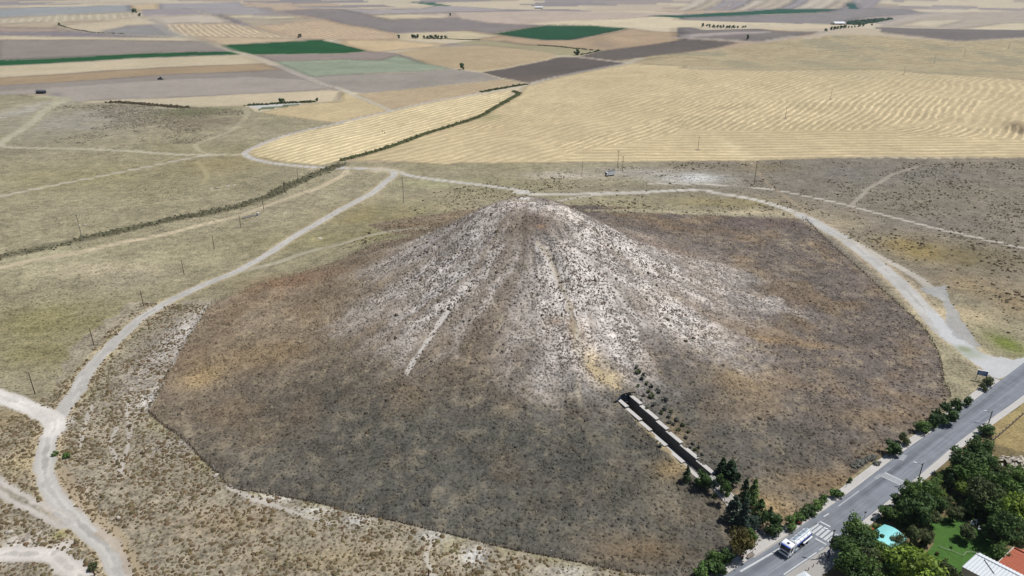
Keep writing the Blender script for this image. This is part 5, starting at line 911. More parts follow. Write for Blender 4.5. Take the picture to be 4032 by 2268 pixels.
# clipped hedge
hq = [atz(q, 1.0) for q in px('6', [(860, 490), (1000, 390), (1110, 310), (1180, 330)])]
hdg = thing('clipped_hedge', (hq[1].x, hq[1].y, 0), 'long clipped green hedge between the pavement and the garden', 'hedge')
for i, q in enumerate(walk([(v.x, v.y) for v in hq], 1.3)):
    c = bpy.data.objects.new('hedge_section', CR['bush'][i % 3].copy()); c.data.materials.clear(); c.data.materials.append(LEAF['mid']); COL.objects.link(c); c.parent = hdg; c.location = (q[0] - hq[1].x, q[1] - hq[1].y, 0); c.scale = (2.6, 2.6, 2.3); c.rotation_euler = (0, 0, i * 1.3)
ck = atz(px('6', [(1130, 450)])[0], 2.0); tree('cypress', (ck.x, ck.y, 0), 4.6, 3.0, 'bush', 'pine', 'dense dark rounded cypress at the lower end of the clipped hedge', 'tree')
# far trees
FT = [('A', [(1000, 95), (1052, 125), (1025, 98)], 'dark tree beside the winding far left track'), ('A', [(445, 192)], 'tiny tree at the tip of the far left hedge'), ('A', [(2258, 286)], 'single tree above the green crop block'), ('A', [(2120, 782), (2141, 776), (2392, 766)], 'small tree at the salt hollow'),
      ('B', [(438, 290), (540, 290), (556, 290), (572, 291), (628, 292), (650, 294), (668, 294), (690, 294), (708, 295), (730, 295), (752, 296), (790, 292)], 'tree in the row below the cream field'), ('B', [(918, 525)], 'lone round tree at the tip of the grey field'), ('B', [(1772, 415), (1792, 410)], 'one of two trees at the end of the angled hedge'), ('B', [(822, 122)], 'solitary tree on the far cream sliver'),
      ('C', [(152, 203), (182, 201), (205, 208), (228, 210), (240, 211), (262, 211), (284, 212), (305, 211), (330, 215), (352, 216), (372, 214), (388, 216), (417, 213), (452, 211), (470, 210)], 'tree in the far row at upper right'), ('C', [(488, 302)], 'lone tree by the far straight road'), ('C', [(1080, 236), (1120, 230), (1140, 227), (1165, 222), (1188, 219), (1215, 216), (1232, 212), (1250, 212), (1275, 210), (1300, 208), (1330, 205), (1360, 201), (1427, 193)], 'bush along the road below the white barn')]
for cr, ps, lb in FT:
    grp = lb if len(ps) > 1 else None
    for i, q in enumerate(ps):
        p = g3(px(cr, [q])[0]); big = {'lone round tree at the tip of the grey field': 9.5, 'dark tree beside the winding far left track': 13, 'small tree at the salt hollow': 4.5}.get(lb, 8 if 'bush' not in lb else 7) * rng.uniform(0.8, 1.2)
        tree('field_tree', p, big, big * rng.uniform(0.9, 1.3), 'far', 'dark', lb, 'tree', grp)
# orchard by the barn
X, Y = [], []
orch = gp(px('C', [(1235, 186), (1240, 170), (1400, 158), (1600, 143), (1420, 176), (1330, 190)])); X, Y = sample(orch, 900); n = len(X); sz = rng.uniform(5, 9, n)
tufts('orchard', 'dark green orchard mass beside the white barn', X, Y, sz, sz * 0.8, vary(S(52, 74, 50), n, 0.2), False, 'orchard')
# sage bushes beside the passage
SG = [((560, 180), 70), ((600, 250), 60), ((540, 130), 50), ((650, 300), 55), ((700, 330), 60), ((780, 380), 60), ((700, 430), 75), ((850, 470), 70), ((590, 475), 45), ((650, 555), 45), ((840, 560), 75), ((720, 520), 60), ((800, 600), 60), ((880, 640), 60), ((960, 670), 60), ((1020, 730), 65), ((930, 720), 55), ((880, 700), 55), ((1080, 800), 50), ((1130, 920), 60), ((1190, 960), 55), ((1150, 990), 65), ((1230, 1030), 55), ((1060, 860), 50), ((980, 780), 50), ((790, 950), 60), ((760, 900), 35), ((900, 590), 50), ((620, 200), 50), ((760, 360), 45), ((670, 380), 50), ((1100, 960), 45), ((1180, 1060), 40), ((560, 320), 45), ((620, 420), 45)]
for i, (q, w_) in enumerate(SG):
    p = g3(px('4', [q])[0]); s = w_ / 2.634 * zc_of(p) / F_PX
    tree('sage_bush', p, s * 0.7, s, 'bush', 'sage' if i % 3 else 'olive', 'grey green sage bush on the bank beside the entrance passage', 'bush', 'sage bushes along the entrance passage')
for i, q in enumerate([(150, 1330), (200, 1310), (250, 1280), (300, 1270), (100, 1360), (330, 1340)]):
    p = g3(px('7', [q])[0]); tree('sage_bush', p, 0.9, 2.6, 'bush', 'sage', 'low grey sage bush in the patch beside the pavement below the dark bush', 'bush', 'sage bushes beside the pavement')
for q, w_, lb in [((508, 555), 80, 'bright green shrub beside the main track at left'), ((420, 535), 50, 'smaller green shrub at the inner edge of the main track')]:
    p = g3(px('G', [q])[0]); tree('bush', p, 1.3, w_ * SCL * zc_of(p) / F_PX, 'bush', 'mid', lb, 'bush')
p = g3(px('G', [(700, 1400)])[0]); tree('bush', p, 1.8, 2.6, 'bush', 'olive', 'brown thorny bush beside the cut off post at bottom left', 'bush')
# ------------------------------------------------------------------ tanker truck
def truck():
    fw_ = atz((3112, 2194)); rw = atz((3180, 2139)); d = (fw_ - rw); d.z = 0; L = d.length; d.normalize(); rz = math.atan2(d.y, d.x); lft = Vector((-d.y, d.x, 0))
    c = (fw_ + rw) / 2 - lft * 1.1
    t = thing('tanker_truck', (c.x, c.y, 0.06), 'white and blue tanker truck driving towards the bottom edge past the crossing', 'truck', rz)
    xf, xr = 3.45, -3.45; W2 = 1.25
    # cab
    prof = [(xf + 1.15, 0.75), (xf + 1.2, 1.55), (xf + 1.1, 1.75), (xf + 0.78, 2.95), (xf + 0.45, 3.15), (xf - 0.95, 3.2), (xf - 1.0, 0.95), (xf - 0.55, 0.95), (xf - 0.5, 1.25), (xf + 0.5, 1.25), (xf + 0.55, 0.75)]
    mb = MB(); n = len(prof); vs = [(x, -W2, z) for x, z in prof] + [(x, W2, z) for x, z in prof]
    mb.add(vs, [tuple(range(n)), tuple(range(2 * n - 1, n - 1, -1))] + [(i, (i + 1) % n, n + (i + 1) % n, n + i) for i in range(n)])
    cab = mb.build('cab', M['white'], t, bev=0.06)
    def face(x0, z0, x1, z1, y0, y1, o=0.02): # slanted panel on the front
        nx, nz = (z1 - z0), -(x1 - x0); l = math.hypot(nx, nz); nx *= o / l; nz *= o / l
        return MB().add([(x0 + nx, y0, z0 + nz), (x0 + nx, y1, z0 + nz), (x1 + nx, y1, z1 + nz), (x1 + nx, y0, z1 + nz), (x0 - nx, y0, z0 - nz), (x0 - nx, y1, z0 - nz), (x1 - nx, y1, z1 - nz), (x1 - nx, y0, z1 - nz)], [(0, 1, 2, 3), (4, 7, 6, 5), (0, 4, 5, 1), (1, 5, 6, 2), (2, 6, 7, 3), (3, 7, 4, 0)])
    face(xf + 1.09, 1.8, xf + 0.79, 2.9, -1.14, 1.14, 0.03).build('windscreen', M['glass'], cab)
    face(xf + 1.17, 0.98, xf + 1.2, 1.5, -0.95, 0.95, 0.03).build('grille', M['black'], cab)
    MB().box((xf + 1.16, 0, 0.66), (0.34, 2.5, 0.34)).build('bumper', M['white'], cab, bev=0.05)
    for s in (-1, 1):
        MB().box((xf + 1.27, s * 1.0, 0.82), (0.14, 0.36, 0.2)).build('headlight', M['lampclear'], cab, bev=0.03)
        MB().add([(xf + 0.72, s * 1.262, 1.95), (xf - 0.25, s * 1.262, 1.85), (xf - 0.25, s * 1.262, 2.75), (xf + 0.55, s * 1.262, 2.75)] + [(xf + 0.72, s * 1.24, 1.95), (xf - 0.25, s * 1.24, 1.85), (xf - 0.25, s * 1.24, 2.75), (xf + 0.55, s * 1.24, 2.75)], [(0, 1, 2, 3), (4, 7, 6, 5), (0, 4, 5, 1), (1, 5, 6, 2), (2, 6, 7, 3), (3, 7, 4, 0)]).build('side_window', M['glass'], cab)
        mr = MB().tube([(xf + 0.75, s * 1.22, 2.75), (xf + 0.95, s * 1.5, 2.7)], 0.03, 5).box((xf + 0.98, s * 1.52, 2.35), (0.14, 0.22, 0.62)).build('mirror', M['black'], cab)
        MB().tube([(xf + 0.62, s * 1.05, 0.75), (xf + 0.62, s * 1.27, 0.75)], 0.02, 6)
        mg_ = MB(); pts = [(xf + 0.64 * math.cos(a), 1.28 * s, 0.55 + 0.72 * math.sin(a)) for a in np.linspace(0.1, math.pi - 0.1, 9)]
        mg_.tube(pts, 0.07, 6).build('mudguard', M['white'], cab)
    MB().box((xf + 0.0, 0.0, 3.215), (0.55, 0.6, 0.06)).build('roof_hatch', M['glass'], cab, bev=0.02)
    MB().box((xf + 0.98, 0, 3.0), (0.3, 2.1, 0.05)).build('sun_visor', M['blue'], cab)
    MB().box((xf + 1.165, 0, 1.68), (0.05, 2.3, 0.13)).build('front_stripe', M['white'], cab)
    # chassis
    ch = MB()
    for s in (-0.42, 0.42): ch.box((-0.4, s, 0.88), (8.6, 0.12, 0.28))
    for x in np.linspace(-4.4, 2.2, 7): ch.box((x, 0, 0.88), (0.12, 0.8, 0.2))
    chs = ch.build('chassis', M['chassis'], t)
    for s in (-1, 1):
        MB().box((1.2, s * 0.95, 0.75), (1.2, 0.5, 0.55)).build('fuel_tank', M['chrome'], chs, bev=0.06)
        g = MB().tube([(0.5, s * 1.2, 0.75), (-1.5, s * 1.2, 0.75)], 0.035, 5).tube([(0.5, s * 1.2, 0.5), (-1.5, s * 1.2, 0.5)], 0.035, 5)
        for x in (0.4, -0.5, -1.4): g.tube([(x, s * 1.2, 0.45), (x, s * 1.2, 0.85), (x, s * 0.5, 0.95)], 0.03, 5)
        g.build('side_guard', M['steel'], chs)
    MB().box((-4.75, 0, 0.65), (0.12, 2.3, 0.14)).build('rear_bumper', M['chassis'], chs)
    for s in (-1, 1): MB().box((-4.8, s * 1.0, 0.9), (0.06, 0.35, 0.15)).build('tail_light', M['lampred'], chs)
    # tank: elliptical barrel
    k = 28; a_, b_, zc, x0, x1 = 1.12, 0.84, 1.98, 1.6, -4.85
    def barrel(xa, xb, sc, zc=zc):
        mb = MB(); xs = [xa, xa - 0.12, xb + 0.12, xb]; ss = [0.93, 1, 1, 0.93]; vs = []; fs = []
        for x, q in zip(xs, ss):
            for j in range(k): th = 2 * math.pi * j / k; vs.append((x, a_ * q * sc * math.cos(th), zc + b_ * q * sc * math.sin(th)))
        for i in range(3):
            for j in range(k): fs.append((i * k + j, i * k + (j + 1) % k, (i + 1) * k + (j + 1) % k, (i + 1) * k + j))
        fs += [tuple(range(k)), tuple(range(4 * k - 1, 3 * k - 1, -1))]; return mb.add(vs, fs)
    tk = barrel(x0, x1, 1.0).build('tank', M['white'], t, smooth_=False)
    for x in np.linspace(x0 - 0.25, x1 + 0.25, 5): barrel(x + 0.06, x - 0.06, 1.015).build('tank_band', M['steel'], tk)
    def band(th0, th1, xa, xb, o=1.012, m=8):
        mb = MB(); vs = []; fs = []
        for x in (xa, xb):
            for j in range(m + 1): th = th0 + (th1 - th0) * j / m; vs.append((x, a_ * o * math.cos(th), zc + b_ * o * math.sin(th)))
        for j in range(m): fs.append((j, j + 1, m + 1 + j + 1, m + 1 + j))
        return mb.add(vs, fs)
    for s in (0, 1):
        f = (lambda th: th) if s == 0 else (lambda th: math.pi - th)
        band(f(-0.62), f(0.38), x0 - 0.15, x1 + 0.15).build('blue_stripe', M['blue'], tk)
    band(1.1, 2.04, x0 - 0.2, x1 + 0.2, 1.02).build('top_walkway', M['chrome'], tk)
    r = MB()
    for s in (-0.62, 0.62): r.tube([(x0 - 0.3, s, zc + b_ + 0.28), (x1 + 0.3, s, zc + b_ + 0.28)], 0.03, 5)
    for x in np.linspace(x0 - 0.3, x1 + 0.3, 6):
        for s in (-0.62, 0.62): r.tube([(x, s, zc + b_ * 0.8), (x, s, zc + b_ + 0.28)], 0.025, 4)
    r.build('railing', M['steel'], tk)
    for x in (0.6, -1.3, -3.2): MB().tube([(x, 0, zc + b_ - 0.02), (x, 0, zc + b_ + 0.16)], 0.3, 12).build('manhole_lid', M['chrome'], tk)
    MB().tube([(x0 + 0.02, 0.5, zc - 0.5), (x0 + 0.1, 0.5, zc + b_ + 0.3)], 0.05, 6).build('ladder', M['steel'], tk)
    for s in (-1, 1): MB().box((-3.0, s * 1.24, 1.32), (3.6, 0.3, 0.16)).build('side_locker', M['white'], tk, bev=0.03)
    for s in (-1, 1): MB().box((-2.9, s * 0.98, 1.17), (3.4, 0.5, 0.06)).build('wheel_cover', M['black'], tk)
    for x in (xf, -2.15, xr):
        for s in (-1, 1):
            wd = 0.34 if x == xf else 0.56; y = s * (1.22 - wd / 2)
            w = MB().tube([(x, y - wd / 2, 0.5), (x, y - wd / 2 + 0.05, 0.5), (x, y + wd / 2 - 0.05, 0.5), (x, y + wd / 2, 0.5)], [0.44, 0.5, 0.5, 0.44], 18).build('wheel', M['tyre'], t)
            MB().tube([(x, s * 1.18, 0.5), (x, s * 1.235, 0.5)], 0.27, 12).build('rim', M['chrome'], w)
truck()
# ------------------------------------------------------------------ poles and lamps
def px_h(b, base, top):
    el = math.atan2(H_CAM - b.z, math.hypot(b.x, b.y)); return abs(base[1] - top[1]) * zc_of(b) / F_PX / math.cos(el)
def pole(name, base, top, kind, label, group=None):
    b = g3(base); h = px_h(b, base, top); o = thing(name, b, label, 'pole', group=group)
    rb = max(0.16, 0.014 * h); th = {'wood': 'wood', 'conc': 'poleconc', 'metal': 'steel', 'dark': 'wood'}[kind.split('_')[0]]
    zc = zc_of(b); rb = max(rb, 0.00016 * zc)   # stays a real but slightly stout post far away
    MB().tube([(0, 0, -0.4), (0, 0, h)], [rb, rb * 0.65], 8).build('shaft', M[th], o)
    if 'arm' in kind:
        L = 1.9 if 'wide' in kind else 1.3; a = 0.35
        for z in ([h - 0.15] if 'two' not in kind else [h - 0.15, h * 0.66]):
            MB().box((0, 0, z), (L, 0.16, 0.16), a).build('crossarm', M['woodl' if 'pale' in kind else th], o)
            for s in (-0.45, 0, 0.45): MB().tube([(s * L * math.cos(a), s * L * math.sin(a), z + 0.08), (s * L * math.cos(a), s * L * math.sin(a), z + 0.42)], [0.09, 0.06], 6).build('insulator', M['insul'], o)
    if 'ins' in kind:
        for z in (h, h * 0.87):
            MB().tube([(0, 0, z - 0.1), (0.1, 0, z + 0.1), (0.3, 0.05, z + 0.25)], [0.14, 0.16, 0.1], 6).build('insulator', M['insul'], o)
            MB().box((-0.15, 0, z - 0.25), (0.45, 0.25, 0.25)).build('bracket', M['steel'], o)
    if 'foot' in kind: MB().box((0, 0, 0.1), (0.9, 0.9, 0.4), 0.3, 0.8).build('footing', M['conc'], o)
    if 'pad' in kind:
        MB().tube([(0, 0, 0), (0, 0, 0.35)], [2.2, 0.6], 9).build('earth_mound', M['stoned'], o)
    return o
P = lambda k, p: px(k, [p])[0]
pole('utility_pole', P('D', (627, 378)), P('D', (577, 172)), 'conc_ins', 'tall pale concrete pole leaning over the reedy ditch at left')
tele = [(('D', (1990, 130)), ('D', (1985, 25)), 'beside the sandy path above the pipe'), (('D', (1818, 268)), ('D', (1808, 175)), 'just left of the white water pipe'), (('D', (1618, 430)), ('D', (1605, 318)), 'third from the pipe end of the row'), (('D', (1390, 627)), ('D', (1396, 515)), 'in the middle of the row left of the mound'), (('D', (1085, 862)), ('D', (1080, 745)), 'closest to the bend of the main track'), (('D', (708, 1155)), ('D', (704, 1025)), 'in the olive grass at left'), (('G', (265, 75)), ('D', (243, 1355)), 'nearest the white track at the left edge'), (('A', (2250, 1355)), ('A', (2243, 1275)), 'by the reeds below the track fork'), (('A', (2147, 1446)), ('A', (2146, 1358)), 'second by the reeds below the track fork')]
for b, t, w_ in tele: pole('telephone_pole', P(*b), P(*t), 'wood', 'bare dark wooden telephone pole ' + w_, 'telephone poles left of the mound')
pole('utility_pole', (1590, 800), (1581, 706), 'conc_ins_foot', 'slim concrete pole with insulators standing alone left behind the mound summit')
pole('power_pole', (2291, 696), (2288, 641), 'dark_arm_pale', 'thick dark power pole left of the white box truck')
pole('power_pole', (2432, 661), (2434, 596), 'dark_arm_wide', 'tall dark power pole behind the white box truck')
pole('power_pole', (2451, 671), (2451, 618), 'wood_arm_two', 'thin brown double armed pole right of the white box truck')
pole('power_pole', (2970, 721), (2980, 636), 'dark_arm', 'leaning dark power pole at the right end of the salt patch')
fpl = [((2748, 590), (2749, 541)), ((3092, 466), (3096, 424)), ((3270, 390), (3272, 352)), ((3558, 297), (3562, 267)), ((3678, 249), (3680, 217)), ((3795, 224), (3799, 196)), ((3970, 193), (3975, 167))]
for (b, t), w_ in zip(fpl, ('nearest pole of the line crossing the golden slope', 'second pole of the line crossing the golden slope', 'third pole of the line crossing the golden slope', 'fourth pole of the line, on the crest of the golden slope', 'fifth pole of the line, on the dry rise', 'sixth pole of the line, on the dry rise', 'farthest pole of the line near the right edge')):
    pole('power_pole', b, t, 'wood_arm_pad', w_, 'power line over the golden slope')
pole('cut_post', P('G', (715, 1446)), P('G', (705, 1350)), 'wood', 'short dark post in the bottom left corner'); pole('cut_post', (1688, 2266), (1687, 2242), 'wood', 'short dark post at the bottom edge left of centre')
def lamp(base, top, label):
    b = g3(base); b.z = max(b.z, 0.15); h = px_h(b, base, top); o = thing('street_lamp', b, label, 'street lamp', group='street lamps along the asphalt road'); dx, dy = -0.85, 0.35
    MB().tube([(0, 0, -0.2), (0, 0, h)], [0.15, 0.10], 8).build('pole', M['wood'], o)
    MB().tube([(0, 0, h - 0.5), (dx * 0.7, dy * 0.7, h - 0.25), (dx * 1.6, dy * 1.6, h - 0.2)], 0.05, 6).build('arm', M['steel'], o)
    MB().box((dx * 1.9, dy * 1.9, h - 0.2), (1.0, 0.36, 0.2), math.atan2(dy, dx), 0.8).build('lamp_head', M['white'], o, bev=0.04)
    MB().box((0, 0, h - 0.15), (0.9, 0.12, 0.12), 0.4).build('crossarm', M['wood'], o)
    return o
lamp(P('5', (1568, 1250)), P('5', (1597, 955)), 'street lamp nearest the bottom edge, beside the crossing'); lamp(P('6', (772, 470)), P('6', (820, 210)), 'street lamp opposite the speed hump'); lamp(P('7', (1567, 888)), P('7', (1593, 755)), 'farthest street lamp on the garden side of the road')
lb_ = atz(P('5', (1568, 1150)), 3.2)
o = thing('notice_board', (lb_.x + 0.2, lb_.y - 0.2, 0.05), 'small dark blue notice board by the street lamp at the crossing', 'sign', 0.4); MB().tube([(0, 0, 0), (0, 0, 2.4)], 0.05, 6).build('post', M['steel'], o); MB().box((0, 0, 2.5), (0.9, 0.08, 1.1)).build('panel', M['signblue'], o)
# ------------------------------------------------------------------ blue sign
sb = g3(P('7', (1475, 420))); sc7 = zc_of(sb) / F_PX
o = thing('road_sign', sb, 'large blue direction sign on posts where the gravel meets the asphalt', 'sign', -0.42)
for s in (-1.3, 1.3): MB().tube([(s, 0, -0.2), (s, 0, 3.6)], 0.09, 6).build('post', M['steel'], o)
pan = MB().box((0, -0.12, 3.0), (2.9, 0.1, 1.7)).build('panel', M['signblue'], o); MB().box((0, -0.12, 3.91), (3.0, 0.34, 0.12)).build('top_frame', M['white'], o)
for z, x, w_ in ((3.6, 0.0, 2.3), (3.2, -0.1, 2.0), (2.8, 0.1, 2.2), (2.4, -0.2, 1.6)): MB().box((x, -0.18, z), (w_, 0.02, 0.13)).build('text_line', M['white'], pan)
# ------------------------------------------------------------------ benches, bollards, flower
def bench(q, rz, label):
    p = atz(q, 0.16); o = thing('bench', p, label, 'bench', rz)
    for i in range(3): MB().box((0, -0.2 + i * 0.2, 0.46), (2.2, 0.17, 0.06)).build('seat_slat', M['woodl'], o)
    for i in range(2): MB().box((0, 0.36, 0.62 + i * 0.2), (2.2, 0.06, 0.15)).build('back_slat', M['woodl'], o)
    for s in (-0.9, 0.9): MB().box((s, 0.08, 0.22), (0.12, 0.6, 0.44)).build('leg', M['conc'], o); MB().box((s, 0.33, 0.6), (0.08, 0.06, 0.5)).build('back_support', M['rust'], o)
bench(P('5', (715, 1240)), 0.62, 'pale slatted bench beside the large yellowing tree'); bench(P('5', (1170, 945)), 0.62, 'pale slatted bench at the plaza end of the kerbside shrubs')
for i, (q, lb) in enumerate((((1880, 1350), 'leftmost small post of the bollard row on the forecourt'), ((1970, 1290), 'second small post of the bollard row on the forecourt'), ((2100, 1195), 'third small post of the bollard row on the forecourt'), ((2225, 1105), 'rightmost small post of the bollard row on the forecourt'))):
    p = atz(P('8', q), 0.06); o = thing('bollard', p, lb, 'bollard', group='bollards on the forecourt'); MB().tube([(0, 0, 0), (0, 0, 0.85)], 0.08, 8).build('post', M['woodl'], o); MB().tube([(0, 0, 0.62), (0, 0, 0.74)], 0.085, 8).build('red_band', M['red'], o)
for q, lb in ((P('8', (150, 990)), 'red flowering shrub left of the lower bench'), (P('5', (1245, 880)), 'red flowering shrub beside the upper bench')):
    p = atz(q, 0.1); o = thing('flower_shrub', p, lb, 'shrub'); c = bpy.data.objects.new('foliage', CMESH[[k for k in CMESH if k[1] == 'dark'][0]]); COL.objects.link(c); c.parent = o; c.scale = (0.9, 0.9, 0.9)
    for i in range(9): MB().tube([(rng.normal(0, .25), rng.normal(0, .25), 0.6 + rng.uniform(0, .3)), (0.1, 0, 0.95)], [0.1, 0.02], 5).build('flower', M['red'], o)
o = thing('signpost', atz(P('5', (1765, 470)), 0.16), 'short pale post on the pavement below the sapling', 'post'); MB().tube([(0, 0, 0), (0, 0, 1.1)], 0.06, 6).build('shaft', M['whitepost'], o); MB().box((0, 0, 1.0), (0.35, 0.05, 0.35)).build('plate', M['whitepost'], o)
o = thing('signpost', atz(P('6', (197, 810)), 0.16), 'thin post on the garden pavement above the crossing', 'post'); MB().tube([(0, 0, 0), (0, 0, 1.9)], 0.05, 6).build('shaft', M['steel'], o); MB().box((0, 0, 1.75), (0.5, 0.05, 0.5)).build('plate', M['steel'], o)
# ------------------------------------------------------------------ box truck behind the mound
p = g3((2400, 692)); o = thing('box_truck', p, 'small white box truck parked on the steppe behind the mound', 'truck', R(205)); K = 1.0
bx_ = MB().box((-1.2, 0, 2.0), (5.0, 2.3, 2.5)).build('cargo_box', M['white'], o, bev=0.05)
MB().box((-1.2, 0, 3.27), (5.06, 2.36, 0.06)).build('roof_trim', M['steel'], bx_)
mb = MB(); pr_ = [(1.35, 0.6), (3.0, 0.6), (3.0, 1.5), (2.5, 2.5), (1.35, 2.6)]; n = 5; mb.add([(x, -1.1, z) for x, z in pr_] + [(x, 1.1, z) for x, z in pr_], [tuple(range(5)), (9, 8, 7, 6, 5)] + [(i, (i + 1) % 5, 5 + (i + 1) % 5, 5 + i) for i in range(5)])
cb = mb.build('cab', M['white'], o, bev=0.05); MB().add([(3.02, -1, 1.55), (3.02, 1, 1.55), (2.56, 1, 2.45), (2.56, -1, 2.45)], [(0, 1, 2, 3)]).build('windscreen', M['glass'], cb)
MB().box((3.02, 0, 0.9), (0.1, 2.0, 0.5)).build('grille', M['black'], cb)
for x in (2.2, -2.4):
    for s in (-1, 1): w = MB().tube([(x, s * 0.8, 0.42), (x, s * 1.12, 0.42)], 0.42, 14).build('wheel', M['tyre'], o); MB().tube([(x, s * 1.1, 0.42), (x, s * 1.14, 0.42)], 0.22, 10).build('rim', M['steel'], w)
MB().box((-0.2, 0, 0.65), (6.4, 0.9, 0.2)).build('chassis', M['chassis'], o)
p = g3((2465, 694)); tagd(MB().box((0, 0, 0.35), (4.0, 1.2, 0.7), 0.1, 0.9).build('trough', M['stone'], None, bev=0.08), 'pale stone trough right of the white box truck', 'trough').location = p
# ------------------------------------------------------------------ tractor
p = g3((631, 314)); o = thing('tractor', p, 'small dark tractor working the mauve ploughed strip', 'tractor', R(180)); o.scale = (1.25,) * 3
MB().box((1.2, 0, 1.3), (2.2, 0.9, 0.9)).build('bonnet', M['tracgreen'], o, bev=0.1); cbn = MB().box((-0.6, 0, 2.0), (1.6, 1.5, 1.7), 0, 0.9).build('cabin', M['glass'], o, bev=0.08); MB().box((-0.6, 0, 2.9), (1.8, 1.7, 0.12)).build('roof', M['tracgreen'], cbn)
for x, r_, s in ((-0.9, 0.95, 1), (-0.9, 0.95, -1), (1.8, 0.6, 1), (1.8, 0.6, -1)):
    w = MB().tube([(x, s * 0.75, r_), (x, s * 1.25, r_)], r_, 14).build('wheel', M['tyre'], o); MB().tube([(x, s * 1.0, r_), (x, s * 1.27, r_)], r_ * 0.5, 10).build('rim', M['steel'], w)
MB().box((-3.0, 0, 0.7), (1.6, 3.2, 0.25)).build('harrow', M['rust'], o); MB().tube([(-1.4, 0, 0.9), (-2.4, 0, 0.8)], 0.12, 6).build('drawbar', M['rust'], o); MB().tube([(1.6, 0.4, 1.7), (1.6, 0.4, 2.7)], 0.06, 6).build('exhaust', M['black'], o)
# ------------------------------------------------------------------ water pipe trough
a = g3((954, 862)); b = g3((1011, 849)); d = b - a; L = Vector((d.x, d.y)).length; o = thing('water_trough', (a + b) / 2, 'long white raised water trough beside the telephone pole at left', 'trough', math.atan2(d.y, d.x))
MB().box((0, 0, 0.55), (L, 0.9, 0.35)).build('basin', M['conc'], o, bev=0.05); MB().box((0, 0.0, 0.76), (L - 0.4, 0.55, 0.06)).build('water', M['glass'], o)
for i in range(6): MB().box((-L / 2 + 0.5 + i * (L - 1) / 5, 0, 0.19), (0.3, 0.7, 0.4)).build('support', M['conc'], o)
MB().box((L / 2 + 1.0, 0, 0.8), (1.6, 1.8, 1.6)).build('spring_box', M['conc'], o, bev=0.08)
# two stakes on the golden field
for q, t, lb in (((1506, 520), (1505, 512), 'left of two dark stakes standing in the golden field'), ((1515, 527), (1515, 519), 'right of two dark stakes standing in the golden field')):
    b = g3(q); h = max(px_h(b, q, t), 1.2); o = thing('stake', b, lb, 'stake', group='stakes in the golden field'); MB().tube([(0, 0, -0.2), (0, 0, h)], [0.22, 0.16], 6).build('shaft', M['wood'], o); MB().box((0, 0, h * 0.75), (0.7, 0.15, 0.15), 0.5).build('crosspiece', M['wood'], o)
# ------------------------------------------------------------------ stones
def rock(seed, r):
    q = np.random.default_rng(seed); bm = bmesh.new(); bmesh.ops.create_icosphere(bm, subdivisions=2, radius=1)
    for v in bm.verts: v.co = Vector((v.co.x * r[0], v.co.y * r[1], v.co.z * r[2])) * (0.8 + 0.4 * q.random())
    me = bpy.data.meshes.new('rock'); bm.to_mesh(me); bm.free(); return me
def stone(q, r, label, grp=None, mat='stone', k=0):
    p = g3(q); me = rock(k + 900, r); me.materials.append(M[mat]); o = bpy.data.objects.new('stone', me); COL.objects.link(o); o.location = (p.x, p.y, p.z + r[2] * 0.45); o.rotation_euler = (0, 0, k * 1.1); tagd(o, label, 'stone', grp)
stone(P('G', (1633, 695)), (0.9, 0.5, 0.5), 'white slab shaped stone lying outside the fence corner at left', k=1); stone(P('G', (897, 1018)), (0.6, 0.5, 0.55), 'white stone among the tussocks near the lower left track', k=2)
stone(P('G', (75, 1120)), (0.9, 0.6, 0.4), 'pale stone near the bottom left corner', k=3); stone(P('G', (95, 1180)), (1.3, 0.8, 0.4), 'wide pale slab near the bottom left corner', k=4); stone(P('D', (2420, 350)), (2.2, 0.9, 0.12), 'flat sandy outcrop left behind the mound', k=5)
for i, q in enumerate([(1600, 1140), (1640, 1130), (1720, 1120), (1770, 1112)]): stone(px('A', [(q[0] + 0, q[1] + 290)])[0], (1.5, 0.8, 0.5), 'pale stone in the small heap on the olive grass', 'pale stones on the olive grass', k=10 + i)
for i, q in enumerate([(935, 893), (945, 894), (1002, 873), (988, 874), (962, 880), (1018, 863)]): stone(q, (0.5, 0.4, 0.35), 'small pale stone near the water trough', 'pale stones near the water trough', k=20 + i)
for i, q in enumerate([(312, 888), (334, 887)]): stone(q, (1.1, 0.6, 0.4), 'pale stone behind the leaning concrete pole', 'pale stones behind the leaning pole', k=30 + i)
# slab heap at the right edge
hp = atz(px('6', [(1865, 200)])[0], 0.6); sl = rock(950, (0.95, 0.42, 0.17)); sl.materials.append(M['stone']); sl2 = rock(951, (0.8, 0.4, 0.15)); sl2.materials.append(M['stoned'])
for i in range(75):
    lay = i // 15; a = rng.uniform(0, 6.28); rr_ = (3.6 - lay * 0.6) * math.sqrt(rng.uniform(0.0, 1)); o = bpy.data.objects.new('piled_stone', sl if i % 2 else sl2); COL.objects.link(o)
    o.location = (hp.x + rr_ * math.cos(a) * 1.25, hp.y + rr_ * math.sin(a) * 0.9, 0.18 + lay * 0.42); o.rotation_euler = (rng.normal(0, .28), rng.normal(0, .28), 0.4 + rng.normal(0, .5)); s = rng.uniform(0.7, 1.3); o.scale = (s, s, s)
    tagd(o, 'pale stone slab piled in the heap at the right edge', 'stone', 'slabs of the stone heap')
for i, q in enumerate([(1725, 135), (1610, 210), (1600, 130), (1560, 160), (1640, 300), (1690, 330)]): stone(px('6', [q])[0], (0.55, 0.4, 0.3), 'loose pale stone on the bare soil left of the stone heap', 'loose stones by the stone heap', k=40 + i)
